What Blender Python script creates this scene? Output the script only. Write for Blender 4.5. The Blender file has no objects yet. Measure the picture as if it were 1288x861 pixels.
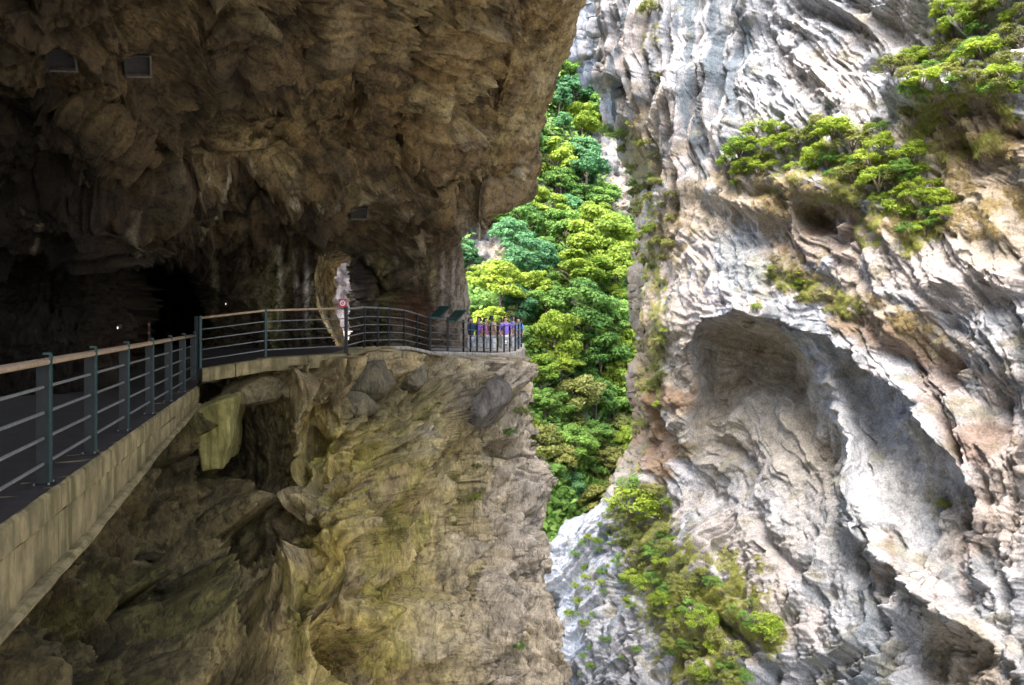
import bpy, bmesh, math, random
import numpy as np
from mathutils import Vector, Matrix, noise as mnoise
SC = bpy.context.scene
COL = SC.collection
random.seed(7)
RNG = np.random.default_rng(11)
R = math.radians

# ------------------------------------------------------------------ camera
F, CU, HV, CZ = 920.0, 644.0, 400.0, 1.45      # focal length (px of a 1288 px wide picture), centre column, horizon row, eye height
cam_d = bpy.data.cameras.new("camera"); cam = bpy.data.objects.new("camera", cam_d); COL.objects.link(cam)
cam_d.sensor_width = 36; cam_d.lens = 36 * F / 1288; cam_d.shift_y = -(430.5 - HV) / 1288
cam_d.clip_end = 2000; cam_d.clip_start = 0.1
cam.location = (0, 0, CZ); cam.rotation_euler = (R(90), 0, 0)
SC.camera = cam
SC.render.resolution_x, SC.render.resolution_y = 1024, 685

# ------------------------------------------------------------------ light
SUN_EL, SUN_AZ = 62, 205        # azimuth clockwise from +Y: from behind the camera, a little left
w = bpy.data.worlds.new("World"); SC.world = w; w.use_nodes = True
nt = w.node_tree; bg = nt.nodes["Background"]
sky = nt.nodes.new("ShaderNodeTexSky"); sky.sky_type = 'NISHITA'; sky.sun_disc = False
sky.sun_elevation = R(SUN_EL); sky.sun_rotation = R(SUN_AZ)
sky.dust_density = 4.0; sky.air_density = .8; sky.ozone_density = 1.0
nt.links.new(sky.outputs[0], bg.inputs[0]); bg.inputs[1].default_value = 0.15
sd = bpy.data.lights.new("sun", 'SUN'); sd.energy = .8; sd.angle = R(60); sd.color = (1.0, 0.95, 0.87)
so = bpy.data.objects.new("sun", sd); COL.objects.link(so)
a, e = R(SUN_AZ), R(SUN_EL)
sv = Vector((math.sin(a) * math.cos(e), math.cos(a) * math.cos(e), math.sin(e)))
so.rotation_euler = sv.to_track_quat('Z', 'Y').to_euler(); so.location = (0, -10, 60)
SC.view_settings.view_transform = 'Standard'; SC.view_settings.look = 'None'
SC.view_settings.exposure = 3.2; SC.view_settings.gamma = 1
SC.cycles.diffuse_bounces = 6; SC.cycles.max_bounces = 10; SC.cycles.transparent_max_bounces = 4
SC.cycles.use_fast_gi = False

def P(u, v, D): return np.array([(u - CU) / F * D, D, CZ - (v - HV) / F * D])
def V(u, v, D): return Vector(P(u, v, D))

# ------------------------------------------------------------------ numpy noise
_perm = np.random.default_rng(3).permutation(256).astype(np.int32); _perm = np.concatenate([_perm, _perm])
_g = np.random.default_rng(4).normal(size=(256, 3)).astype(np.float32); _g /= np.linalg.norm(_g, axis=1)[:, None]
def gn(p, seed=0):
    p = p.astype(np.float32) + np.float32(seed * 17.31)
    i = np.floor(p).astype(np.int32); f = p - i
    u = f * f * f * (f * (f * 6 - 15) + 10); i &= 255
    out = 0
    for dx in (0, 1):
        hx = _perm[(i[..., 0] + dx) & 255]; wx = u[..., 0] if dx else 1 - u[..., 0]
        for dy in (0, 1):
            hy = _perm[(hx + i[..., 1] + dy) & 255]; wy = u[..., 1] if dy else 1 - u[..., 1]
            for dz in (0, 1):
                h = _perm[(hy + i[..., 2] + dz) & 255]; wz = u[..., 2] if dz else 1 - u[..., 2]
                g = _g[h]
                out = out + wx * wy * wz * (g[..., 0] * (f[..., 0] - dx) + g[..., 1] * (f[..., 1] - dy) + g[..., 2] * (f[..., 2] - dz))
    return out * 1.6
def fbm(p, o=4, seed=0, lac=2.03, gain=.5):
    s = 0; a = 1.
    for k in range(o): s = s + a * gn(p, seed + k * 3); p = p * lac; a *= gain
    return s
def ridged(p, o=4, seed=0, lac=2.07, gain=.55):
    s = 0; a = 1.
    for k in range(o): s = s + a * (1 - 2.2 * np.abs(gn(p, seed + k * 5))); p = p * lac; a *= gain
    return s
_cr = np.random.default_rng(9).random((256, 8)).astype(np.float32)
def facets(p, seed=0, k=16.):
    """broken rock: cells of a jittered lattice each carry their own tilted plane, blended over a narrow joint; also distance to the joint"""
    p = p.astype(np.float32) + np.float32(seed * 7.77)
    i = np.floor(p).astype(np.int32); best = np.full(p.shape[:-1], 9., np.float32); sec = best.copy(); num = np.zeros_like(best); den = np.full_like(best, 1e-9); rnd = 0
    for dx in (-1, 0, 1):
        hx = _perm[(i[..., 0] + dx) & 255]
        for dy in (-1, 0, 1):
            hy = _perm[(hx + i[..., 1] + dy) & 255]
            for dz in (-1, 0, 1):
                h = _perm[(hy + i[..., 2] + dz) & 255]; r = _cr[h]
                d0 = i[..., 0] + dx + r[..., 0] - p[..., 0]; d1 = i[..., 1] + dy + r[..., 1] - p[..., 1]; d2 = i[..., 2] + dz + r[..., 2] - p[..., 2]
                dist = d0 * d0 + d1 * d1 + d2 * d2
                t = ((r[..., 3] - .5) * d0 + (r[..., 4] - .5) * d1 + (r[..., 5] - .5) * d2) * -2.4 + (r[..., 6] - .5) * .7
                w_ = np.exp(-k * dist); num += w_ * t; den += w_
                m = dist < best
                sec = np.where(m, best, np.minimum(sec, dist)); best = np.where(m, dist, best)
    return num / den, np.sqrt(sec) - np.sqrt(best), rnd
def ss(a, b, x):
    t = np.clip((x - a) / (b - a), 0, 1); return t * t * (3 - 2 * t)

# ------------------------------------------------------------------ relief surfaces
def hermite(xs, Y, x):
    """Y: list of arrays (or scalars) at knots xs, x array"""
    n = len(xs); xs = np.asarray(xs, float); x = np.clip(x, xs[0], xs[-1])
    k = np.clip(np.searchsorted(xs, x, side='right') - 1, 0, n - 2)
    Y = np.stack([np.broadcast_to(np.asarray(y, float), x.shape) for y in Y])
    def pick(j): return np.take_along_axis(Y, j[None], 0)[0]
    sl = (Y[1:] - Y[:-1]) / (xs[1:] - xs[:-1]).reshape(-1, *([1] * x.ndim))
    T = np.empty_like(Y); T[0] = sl[0]; T[-1] = sl[-1]
    T[1:-1] = np.where(sl[1:] * sl[:-1] > 0, 2 * sl[1:] * sl[:-1] / (sl[1:] + sl[:-1] + 1e-12), 0)
    h = xs[k + 1] - xs[k]; t = (x - xs[k]) / h
    t0 = np.take_along_axis(T, k[None], 0)[0]; t1 = np.take_along_axis(T, (k + 1)[None], 0)[0]
    return (2*t**3-3*t*t+1)*pick(k) + (t**3-2*t*t+t)*h*t0 + (-2*t**3+3*t*t)*pick(k+1) + (t**3-t*t)*h*t1
def depth_map(us, vs, tab, u, v):
    rows = [hermite(us, r, u) for r in tab]
    return hermite(vs, rows, v)
def blob(u, v, cu, cv, ru, rv, rot=0, p=2):
    c, s = math.cos(R(rot)), math.sin(R(rot))
    x = ((u - cu) * c + (v - cv) * s) / ru; y = (-(u - cu) * s + (v - cv) * c) / rv
    return np.exp(-(x * x + y * y) ** (p / 2))
def unproj(u, v, D): return np.stack([(u - CU) / F * D, D, CZ - (v - HV) / F * D], -1)
def normals(p):
    a = np.gradient(p, axis=0); b = np.gradient(p, axis=1); n = np.cross(a, b)
    n /= np.linalg.norm(n, axis=-1, keepdims=True) + 1e-9
    return n
def proj(p): return CU + F * p[..., 0] / p[..., 1], HV - F * (p[..., 2] - CZ) / p[..., 1]
def grid_obj(name, p, mat, col=None, hole=None, parent=None, smooth=True):
    h, w_ = p.shape[:2]
    idx = np.arange(h * w_).reshape(h, w_)
    q = np.stack([idx[:-1, :-1], idx[:-1, 1:], idx[1:, 1:], idx[1:, :-1]], -1).reshape(-1, 4)
    if hole is not None: q = q[~hole[:-1, :-1].reshape(-1)]
    me = bpy.data.meshes.new(name)
    me.vertices.add(h * w_); me.vertices.foreach_set("co", p.reshape(-1).astype(np.float32))
    me.loops.add(q.size); me.loops.foreach_set("vertex_index", q.reshape(-1).astype(np.int32))
    me.polygons.add(len(q)); me.polygons.foreach_set("loop_start", np.arange(0, q.size, 4, dtype=np.int32))
    me.polygons.foreach_set("loop_total", np.full(len(q), 4, np.int32))
    me.update(calc_edges=True)
    me.polygons.foreach_set("use_smooth", np.full(len(q), smooth))
    if col is not None:
        at = me.color_attributes.new("tint", 'FLOAT_COLOR', 'POINT')
        c = np.ones((h * w_, 4), np.float32); c[:, :3] = np.clip(col.reshape(-1, 3), 0, 1); at.data.foreach_set("color", c.reshape(-1))
    me.materials.append(mat)
    o = bpy.data.objects.new(name, me); COL.objects.link(o)
    if parent: o.parent = parent
    return o
def mixc(c, w_, col): return c + (np.array(col, float) - c) * np.clip(w_, 0, 1)[..., None]

# ------------------------------------------------------------------ materials
def new_mat(name):
    m = bpy.data.materials.new(name); m.use_nodes = True
    return m, m.node_tree, m.node_tree.nodes["Principled BSDF"]
def N(nt, t, **kw):
    n = nt.nodes.new(t)
    for k, v in kw.items():
        if k.startswith('i_'): n.inputs[k[2:].replace('_', ' ')].default_value = v
        else: setattr(n, k, v)
    return n
def rock_material(name, fine=3.5, bump=.35, rough=.85, var=.35, dist=.08, zs=1., crack=.45):
    m, nt, b = new_mat(name); L = nt.links.new
    at = N(nt, "ShaderNodeAttribute", attribute_name="tint"); geo = N(nt, "ShaderNodeNewGeometry")
    n1 = N(nt, "ShaderNodeTexNoise"); n1.inputs["Scale"].default_value = fine; n1.inputs["Detail"].default_value = 9; n1.inputs["Roughness"].default_value = .68
    n2 = N(nt, "ShaderNodeTexNoise"); n2.inputs["Scale"].default_value = fine * 5; n2.inputs["Detail"].default_value = 6; n2.inputs["Roughness"].default_value = .7
    v = N(nt, "ShaderNodeTexVoronoi"); v.feature = 'DISTANCE_TO_EDGE'; v.inputs["Scale"].default_value = fine * .7
    mp = N(nt, "ShaderNodeMapping"); mp.inputs["Scale"].default_value = (1, 1, zs); L(geo.outputs["Position"], mp.inputs[0])
    for n in (n1, n2): L(mp.outputs[0], n.inputs["Vector"])
    wv = N(nt, "ShaderNodeVectorMath", operation='MULTIPLY_ADD'); wv.inputs[1].default_value = (.35, .35, .35)
    L(n1.outputs["Color"], wv.inputs[0]); L(mp.outputs[0], wv.inputs[2]); L(wv.outputs[0], v.inputs["Vector"])
    mr = N(nt, "ShaderNodeMapRange"); mr.inputs[1].default_value = .36; mr.inputs[2].default_value = .64; mr.inputs[3].default_value = 1 - var; mr.inputs[4].default_value = 1 + var
    L(n1.outputs["Fac"], mr.inputs[0])
    mr2 = N(nt, "ShaderNodeMapRange"); mr2.inputs[1].default_value = .36; mr2.inputs[2].default_value = .64; mr2.inputs[3].default_value = .68; mr2.inputs[4].default_value = 1.28
    L(n2.outputs["Fac"], mr2.inputs[0])
    mm0 = N(nt, "ShaderNodeMath", operation='MULTIPLY'); L(mr.outputs[0], mm0.inputs[0]); L(mr2.outputs[0], mm0.inputs[1])
    # hairline joints, broken up by noise
    cj = N(nt, "ShaderNodeMapRange"); cj.inputs[1].default_value = .0; cj.inputs[2].default_value = .05; cj.inputs[3].default_value = crack; cj.inputs[4].default_value = 1; L(v.outputs["Distance"], cj.inputs[0])
    cm = N(nt, "ShaderNodeMapRange"); cm.inputs[1].default_value = .48; cm.inputs[2].default_value = .56; L(n1.outputs["Fac"], cm.inputs[0])
    cx = N(nt, "ShaderNodeMix", data_type='FLOAT'); L(cm.outputs[0], cx.inputs[0]); L(cj.outputs[0], cx.inputs[2]); cx.inputs[3].default_value = 1
    mm = N(nt, "ShaderNodeMath", operation='MULTIPLY'); L(mm0.outputs[0], mm.inputs[0]); L(cx.outputs[0], mm.inputs[1])
    vm = N(nt, "ShaderNodeVectorMath", operation='SCALE'); L(at.outputs["Color"], vm.inputs[0]); L(mm.outputs[0], vm.inputs["Scale"])
    L(vm.outputs[0], b.inputs["Base Color"]); b.inputs["Roughness"].default_value = rough; b.inputs["Specular IOR Level"].default_value = .3
    ad = N(nt, "ShaderNodeMath", operation='MULTIPLY_ADD'); ad.inputs[1].default_value = .4; L(n2.outputs["Fac"], ad.inputs[0]); L(n1.outputs["Fac"], ad.inputs[2])
    vs = N(nt, "ShaderNodeMapRange"); vs.inputs[2].default_value = .06; vs.inputs[3].default_value = -.12; vs.inputs[4].default_value = 0
    L(v.outputs["Distance"], vs.inputs[0]); ad2 = N(nt, "ShaderNodeMath", operation='ADD'); L(ad.outputs[0], ad2.inputs[0]); L(vs.outputs[0], ad2.inputs[1])
    bp = N(nt, "ShaderNodeBump"); bp.inputs["Strength"].default_value = bump; bp.inputs["Distance"].default_value = dist * 4; L(ad2.outputs[0], bp.inputs["Height"]); L(bp.outputs[0], b.inputs["Normal"])
    return m
def plain_material(name, col, rough=.6, metal=0., var=.25, scale=8., bump=.1, streak=None, spec=.4):
    m, nt, b = new_mat(name); L = nt.links.new
    tc = N(nt, "ShaderNodeTexCoord"); n = N(nt, "ShaderNodeTexNoise"); n.inputs["Scale"].default_value = scale; n.inputs["Detail"].default_value = 7; n.inputs["Roughness"].default_value = .65
    geo = N(nt, "ShaderNodeNewGeometry"); src = geo.outputs["Position"]
    L(src, n.inputs["Vector"])
    cr = N(nt, "ShaderNodeValToRGB"); cr.color_ramp.elements[0].position = .3; cr.color_ramp.elements[1].position = .7
    c = np.array(col); cr.color_ramp.elements[0].color = (*(c * (1 - var)), 1); cr.color_ramp.elements[1].color = (*(np.minimum(c * (1 + var), 1)), 1)
    L(n.outputs["Fac"], cr.inputs[0]); out = cr.outputs[0]
    if streak:
        mp = N(nt, "ShaderNodeMapping"); mp.inputs["Scale"].default_value = (3.2, 3.2, .35); L(src, mp.inputs[0])
        n3 = N(nt, "ShaderNodeTexNoise"); n3.inputs["Scale"].default_value = 1.6; n3.inputs["Detail"].default_value = 6; n3.inputs["Roughness"].default_value = .7; L(mp.outputs[0], n3.inputs["Vector"])
        r3 = N(nt, "ShaderNodeMapRange"); r3.inputs[1].default_value = .47; r3.inputs[2].default_value = .62; L(n3.outputs["Fac"], r3.inputs[0])
        mx = N(nt, "ShaderNodeMix", data_type='RGBA'); L(r3.outputs[0], mx.inputs[0]); L(out, mx.inputs[6]); mx.inputs[7].default_value = (*streak, 1); out = mx.outputs[2]
    L(out, b.inputs["Base Color"]); b.inputs["Roughness"].default_value = rough; b.inputs["Metallic"].default_value = metal; b.inputs["Specular IOR Level"].default_value = spec
    bp = N(nt, "ShaderNodeBump"); bp.inputs["Strength"].default_value = bump; bp.inputs["Distance"].default_value = .03; L(n.outputs["Fac"], bp.inputs["Height"]); L(bp.outputs[0], b.inputs["Normal"])
    return m
def leaf_material(name, dark, light, trans=.4):
    m, nt, b = new_mat(name); L = nt.links.new; nt.nodes.remove(b); out = nt.nodes["Material Output"]
    at = N(nt, "ShaderNodeAttribute", attribute_name="leaf"); oi = N(nt, "ShaderNodeObjectInfo")
    a2 = N(nt, "ShaderNodeMath", operation='MULTIPLY_ADD'); a2.inputs[1].default_value = .45; L(oi.outputs["Random"], a2.inputs[0])
    ms = N(nt, "ShaderNodeMath", operation='MULTIPLY'); ms.inputs[1].default_value = .75; L(at.outputs["Fac"], ms.inputs[0]); L(ms.outputs[0], a2.inputs[2])
    cr = N(nt, "ShaderNodeValToRGB"); cr.color_ramp.elements[0].color = (*dark, 1); cr.color_ramp.elements[1].color = (*light, 1); cr.color_ramp.elements[0].position = .1
    L(a2.outputs[0], cr.inputs[0])
    d = N(nt, "ShaderNodeBsdfPrincipled"); d.inputs["Roughness"].default_value = .55; d.inputs["Specular IOR Level"].default_value = .25; t = N(nt, "ShaderNodeBsdfTranslucent"); mx = N(nt, "ShaderNodeMixShader"); mx.inputs[0].default_value = trans
    L(cr.outputs[0], d.inputs["Base Color"]); L(cr.outputs[0], t.inputs[0]); L(d.outputs[0], mx.inputs[1]); L(t.outputs[0], mx.inputs[2]); L(mx.outputs[0], out.inputs[0])
    return m
M = {}
M['marble'] = rock_material("pale_marble", 2.6, .5, .75, .24, zs=.7, crack=.78)
M['wet_rock'] = rock_material("mossy_rock", 3.4, .6, .7, .38, zs=.42)
M['dark_rock'] = rock_material("overhang_rock", 3.2, .65, .8, .4)
M['far_rock'] = rock_material("far_rock", 1.2, .6, .9, .3, .2)
M['concrete'] = plain_material("weathered_concrete", (.26, .205, .095), .85, 0, .65, 2.2, .7, streak=(.12, .10, .035))
M['concrete_dark'] = plain_material("dark_concrete", (.17, .14, .09), .9, 0, .4, 5, .5, streak=(.07, .07, .03))
M['moss_concrete'] = plain_material("mossy_concrete", (.33, .29, .09), .9, 0, .45, 4, .6, streak=(.16, .14, .04))
M['paving'] = plain_material("road_surface", (.032, .024, .018), .9, 0, .35, 4, .4)
M['pale_paving'] = plain_material("pale_concrete", (.42, .39, .33), .85, 0, .25, 6, .3, streak=(.25, .22, .15))
M['teal'] = plain_material("teal_paint", (.018, .052, .044), .45, 0, .35, 30, .1)
M['slate'] = plain_material("slate_paint", (.011, .013, .012), .5, 0, .35, 20, .1)
M['rail'] = plain_material("grey_rail_steel", (.21, .21, .19), .45, .2, .3, 25, .1)
M['handrail'] = plain_material("tan_handrail", (.38, .27, .16), .5, 0, .35, 12, .1)
M['black'] = plain_material("black_steel", (.02, .024, .026), .45, 0, .3, 20, .05)
M['board_green'] = plain_material("green_board", (.02, .055, .045), .4, 0, .3, 9, .05)
M['board_pale'] = plain_material("pale_board_edge", (.10, .22, .18), .5, 0, .2, 9, .05)
M['red'] = plain_material("red_sign_paint", (.5, .05, .06), .5, 0, .15, 9, .02)
M['white'] = plain_material("white_sign_paint", (.8, .78, .78), .5, 0, .06, 9, .02)
M['timber'] = plain_material("grey_timber", (.03, .025, .02), .85, 0, .35, 14, .3)
M['timber_lit'] = plain_material("lit_timber_edge", (.10, .085, .065), .85, 0, .35, 14, .3)  # lighter copy of the timber, painted light on two frame sides
M['orange'] = plain_material("orange_reflector", (.7, .16, .02), .4, 0, .1, 9, .02)
M['bark'] = plain_material("bark", (.14, .11, .08), .95, 0, .4, 6, .6)
M['leaf_bright'] = leaf_material("bright_leaf", (.09, .18, .02), (.42, .52, .07), .45)
M['leaf_mid'] = leaf_material("mid_leaf", (.045, .13, .025), (.24, .40, .08), .4)
M['leaf_dark'] = leaf_material("dark_leaf", (.035, .12, .05), (.15, .33, .13), .38)
M['leaf_olive'] = leaf_material("olive_leaf", (.10, .13, .03), (.34, .36, .10), .38)
M['grass'] = leaf_material("dry_grass", (.16, .19, .03), (.46, .46, .13), .4)
M['grass_brown'] = leaf_material("brown_grass", (.2, .15, .06), (.42, .34, .17), .3)

# ------------------------------------------------------------------ tagging
def tag(o, label=None, cat=None, group=None, kind=None):
    if label: o['label'] = label
    if cat: o['category'] = cat
    if group: o['group'] = group
    if kind: o['kind'] = kind
    return o
def empty(name, loc=(0, 0, 0), rz=0):
    o = bpy.data.objects.new(name, None); COL.objects.link(o); o.location = loc; o.rotation_euler = (0, 0, rz); o.empty_display_size = .2
    return o
def child(name, me, parent, loc=None):
    o = bpy.data.objects.new(name, me); COL.objects.link(o); o.parent = parent
    if loc is not None: o.location = loc
    return o
def copy_tree(o, parent=None):
    c = o.copy(); COL.objects.link(c); c.parent = parent
    for ch in list(o.children): copy_tree(ch, c)
    return c

# mesh builder
class MB:
    def __init__(s): s.v = []; s.f = []
    def add(s, vs, fs):
        n = len(s.v); s.v += [tuple(x) for x in vs]; s.f += [tuple(i + n for i in f) for f in fs]; return s
    def box(s, c, size, mat=None, bev=0):
        hx, hy, hz = [k / 2 for k in size]; vs = []
        M3 = mat or Matrix.Identity(3); c = Vector(c)
        for x, y, z in ((-1,-1,-1),(1,-1,-1),(1,1,-1),(-1,1,-1),(-1,-1,1),(1,-1,1),(1,1,1),(-1,1,1)):
            vs.append(c + M3 @ Vector((x * hx, y * hy, z * hz)))
        return s.add(vs, [(0,3,2,1),(4,5,6,7),(0,1,5,4),(1,2,6,5),(2,3,7,6),(3,0,4,7)])
    def tube(s, pts, r, n=8, caps=True):
        pts = [Vector(p) for p in pts]; rs = r if isinstance(r, (list, tuple)) else [r] * len(pts); vs = []; fs = []
        up = Vector((0, 0, 1)); prev = None
        for i, p in enumerate(pts):
            d = (pts[min(i + 1, len(pts) - 1)] - pts[max(i - 1, 0)]).normalized()
            a = d.cross(up if abs(d.z) < .95 else Vector((1, 0, 0))).normalized() if prev is None else (prev - d * prev.dot(d)).normalized()
            prev = a; b = d.cross(a)
            for k in range(n):
                t = 2 * math.pi * k / n; vs.append(p + (a * math.cos(t) + b * math.sin(t)) * rs[i])
        for i in range(len(pts) - 1):
            for k in range(n):
                k2 = (k + 1) % n; fs.append((i*n+k, i*n+k2, (i+1)*n+k2, (i+1)*n+k))
        if caps: fs.append(tuple(range(n - 1, -1, -1))); fs.append(tuple((len(pts)-1)*n + k for k in range(n)))
        return s.add(vs, fs)
    def mesh(s, name, mat, smooth=False, bevel=0):
        me = bpy.data.meshes.new(name); me.from_pydata(s.v, [], s.f); me.materials.append(mat)
        bm = bmesh.new(); bm.from_mesh(me); bmesh.ops.recalc_face_normals(bm, faces=bm.faces)
        if bevel: bmesh.ops.bevel(bm, geom=list(bm.edges), offset=bevel, segments=2, profile=.6, affect='EDGES')
        bm.to_mesh(me); bm.free()
        if smooth: me.shade_smooth()
        me.update(); return me
    def build(s, name, mat, parent=None, smooth=False, bevel=0):
        o = bpy.data.objects.new(name, s.mesh(name, mat, smooth, bevel)); COL.objects.link(o); o.parent = parent; return o

# =================================================================== RIGHT CLIFF
def edges(segs):
    out = []
    for a_, b_, n_ in segs: out.append(np.linspace(a_, b_, n_, endpoint=False))
    return np.concatenate(out)
rv = edges([(-480, -40, 40), (-40, 900, 760), (900, 1900, 60)])
t_ = edges([(-.06, 0, 14), (0, 1, 560), (1, 2.3, 60)])
vv, tt = np.meshgrid(rv, t_, indexing='ij')
uL = hermite([-900, -300, 0, 90, 112, 160, 240, 400, 500, 530, 590, 635, 660, 690, 861, 1900],
             [690, 730, 752, 756, 784, 804, 822, 814, 822, 824, 806, 765, 722, 700, 706, 700], vv)
tc_ = np.clip(tt, 0, None)
uu = np.where(tt < 0, uL + tt * 300, uL + (1300 - uL) * tc_)
us = [690, 770, 850, 950, 1050, 1150, 1290, 1500, 1900, 2300]
vs_ = [-900, 0, 200, 330, 420, 600, 861, 1200, 1900]
tabR = [[50, 48, 45, 40, 36, 32, 27, 22, 15, 12],
        [50, 48, 44, 39, 35, 31, 26, 20, 14, 11],
        [50, 47.5, 43.5, 38, 33.5, 29.5, 25, 19, 13.5, 10.5],
        [49, 47, 42.5, 37, 32.5, 29, 24.5, 19, 13, 10.5],
        [48, 46, 41, 36, 32.5, 28.5, 24, 19, 13, 10],
        [47, 45, 40.5, 36, 32, 27.5, 23, 18.5, 13, 10],
        [42, 39, 35.5, 31.5, 28, 25, 21, 17, 12, 9],
        [33, 30, 28, 26, 24, 21, 18, 15, 11, 8],
        [22, 20, 19, 18, 17, 15, 13, 11, 9, 7]]
rvr = (fbm(np.stack([vv * .012, vv * 0, vv * 0 + 5], -1), 5, 130) * 24) * ss(1.0, .0, np.clip(tt, 0, 1) * 3)
uu = uu + rvr
D = depth_map(us, vs_, tabR, uu, vv)
DB = D + np.where(tt < 0, (-tt / .06) ** 1.0 * 16, 0)
# wrap the free left edge away from the camera
D += np.where(tt < 0, (-tt / .06) ** 1.0 * 16, 0) + 2.2 * np.exp(-tc_ / .03)
# the big swallow-nest grotto: a sharp lip above, hollow below, running out softly downhill
lip_u = [840, 872, 890, 930, 975, 1020, 1060, 1100, 1140, 1170, 1200, 1240, 1300, 1400]
lip_v = [560, 440, 408, 403, 402, 412, 432, 458, 492, 530, 590, 690, 850, 1000]
wob = 4 * np.sin(uu * .045) + 2 * np.sin(uu * .13 + 1)
lv = hermite(lip_u, lip_v, uu) + wob
d = vv - lv
A = ss(850, 905, uu) * (1 - ss(1180, 1290, uu))
fall = np.exp(-(np.clip(d, 0, None) / 190) ** 2)
cave = A * np.where(d > 0, (1 - np.exp(-d / 20)) * fall, 0)
inr = np.interp(vv, [400, 430, 470, 520, 570, 620, 680, 760], [990, 1030, 1052, 1066, 1080, 1096, 1104, 1100])
inner = ss(-6, 26, inr - uu) * ss(880, 912, uu + (vv - 420) * .12)
D += cave * (1.3 + 2.7 * inner)
D -= .9 * A * np.exp(-(np.clip(-d, 0, None) / 32) ** 2) * (d < 0)
D -= 1.7 * blob(uu, vv, 1084, 590, 17, 110, -14) - .9 * blob(uu, vv, 1130, 560, 22, 80, -20)
D += 1.6 * blob(uu, vv, 985, 470, 90, 26, 25) * inner
D += 1.0 * blob(uu, vv, 930, 620, 50, 40)
# concentric ribs inside the grotto
rr = np.hypot((uu - 880) * .9, (vv - 640)); th = np.arctan2(vv - 640, uu - 880)
featR = [(1056, 284, 34, 20, 15, 2.6), (985, 300, 24, 26, 40, .9), (960, 262, 60, 14, 20, -1.2), (1040, 238, 95, 16, 8, -1.3),
         (1210, 112, 80, 22, -5, -1.6), (1225, 190, 70, 40, 0, .9), (1240, 350, 60, 22, 0, -.6), (1130, 330, 60, 60, 0, -.5),
         (835, 345, 22, 34, 0, .9), (838, 410, 24, 20, 0, -.7), (832, 500, 34, 14, 10, -1.0), (815, 545, 40, 16, 10, 1.6), (825, 600, 40, 30, 0, -.5),
         (865, 120, 14, 120, -4, -.9), (900, 130, 12, 90, 4, .9), (835, 130, 10, 130, -4, .8), (790, 90, 22, 80, -12, .6), (845, 235, 20, 30, 0, -1.0), (770, 90, 22, 22, 0, -1.4),
         (930, 795, 60, 9, 44, 1.4), (1215, 840, 40, 34, 0, 2.0), (1180, 745, 150, 13, 40, -1.4), (1110, 700, 10, 40, 10, 1.3), (1120, 735, 6, 26, 0, 1.0),
         (1080, 790, 60, 50, 0, -.7), (1000, 700, 60, 9, 50, .8), (960, 640, 40, 40, 30, -.5), (840, 700, 60, 60, 40, -.6), (1270, 500, 40, 60, 30, .8),
         (1190, 470, 60, 16, 30, .9), (1250, 700, 60, 12, 55, .9), (1100, 90, 20, 10, -40, .8), (980, 60, 30, 60, 20, .6)]
for cu, cv, ru, rv_, rot, am in featR: D += am * blob(uu, vv, cu, cv, ru, rv_, rot)
p = unproj(uu, vv, D)
nrm = normals(unproj(uu, vv, DB)); nrm *= np.sign(-(nrm * p).sum(-1, keepdims=True))      # towards the gorge
# plane coordinates on the wall, metres
S = p[..., 0] * .75 - p[..., 1] * .66; Z = p[..., 2]
pw = np.stack([p[..., 0], p[..., 1], p[..., 2]], -1)
warp = np.stack([fbm(pw * .22, 3, 51), fbm(pw * .22, 3, 52), fbm(pw * .22, 3, 53)], -1)
wfl = ss(1010, 880, uu - .25 * (200 - vv)) * ss(330, 210, vv)
wcv = np.clip(cave * 1.2, 0, 1) * (.45 + .55 * inner)
wdg = ss(1040, 1150, uu) * ss(430, 520, vv) * (1 - wcv * .5)
rough = ss(-.2, .55, fbm(pw * .3, 3, 140)) * .85 + .15
dsp = .8 * fbm(pw * .2 + warp * .4, 3, 1) + .12 * rough * ridged(pw * np.array([.9, .9, .75]) + warp * .5, 4, 7) * (1 - .75 * np.maximum(wcv, wfl))
def flow(ang, across, along, seed, o=3):
    c, s_ = math.cos(R(ang)), math.sin(R(ang))
    q = np.stack([(S * c + Z * s_ + warp[..., 0] * .7) * across, (-S * s_ + Z * c) * along, np.full_like(S, seed * 1.3)], -1)
    return ridged(q, o, seed)
wB = ss(820, 900, uu) * ss(300, 420, vv) * ss(1000, 860, vv + (uu < 900) * (900 - uu)); wC = ss(1000, 900, uu) * ss(600, 680, vv); wB = wB * (1 - wC); wD = np.clip(1 - wfl - wB - wC, 0, 1)
dsp += wfl * (.75 * flow(4, .9, .045, 21, 2) + .22 * flow(5, 2.7, .09, 41, 2) + .05 * flow(4, 7, .3, 44, 2))
dsp += wC * (.45 * flow(-45, .8, .09, 22) + .16 * flow(-48, 2.6, .25, 42)) + wD * (.40 * flow(38, .7, .1, 23) + .13 * flow(30, 2.4, .3, 43))
def arcs(freq, al, seed, o=3): return ridged(np.stack([rr * freq + warp[..., 0] * freq * 22, th * al + warp[..., 1] * .4, np.full_like(rr, seed * 1.)], -1), o, seed)
ribs = arcs(.055, 1.6, 31); fine_ribs = arcs(.19, 5, 33)
dsp += wB * (.50 * arcs(.019, .7, 30, 2) + .15 * ribs + .045 * fine_ribs)
bt = (Z * .85 + S * .42 + warp[..., 2] * .8) * .75; saw = bt - np.floor(bt); saw = saw ** 2 * ss(1, .9, saw)
bmask = ss(-.1, .35, fbm(pw * .35, 3, 145)) * (1 - wcv) * (1 - .7 * wfl)
dsp += .38 * bmask * saw
fv, fe, fr = facets(pw * .7 + warp * .4, 2, 26.)
dsp += (.30 * fv - .05 * np.exp(-(fe / .05) ** 2)) * (1 - .8 * wcv) * (1 - .7 * wfl) * (.45 + .55 * rough)
fv2, fe2, fr2 = facets(pw * np.array([2.2, 2.2, 2.6]) + warp * .9, 5, 26.)
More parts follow.
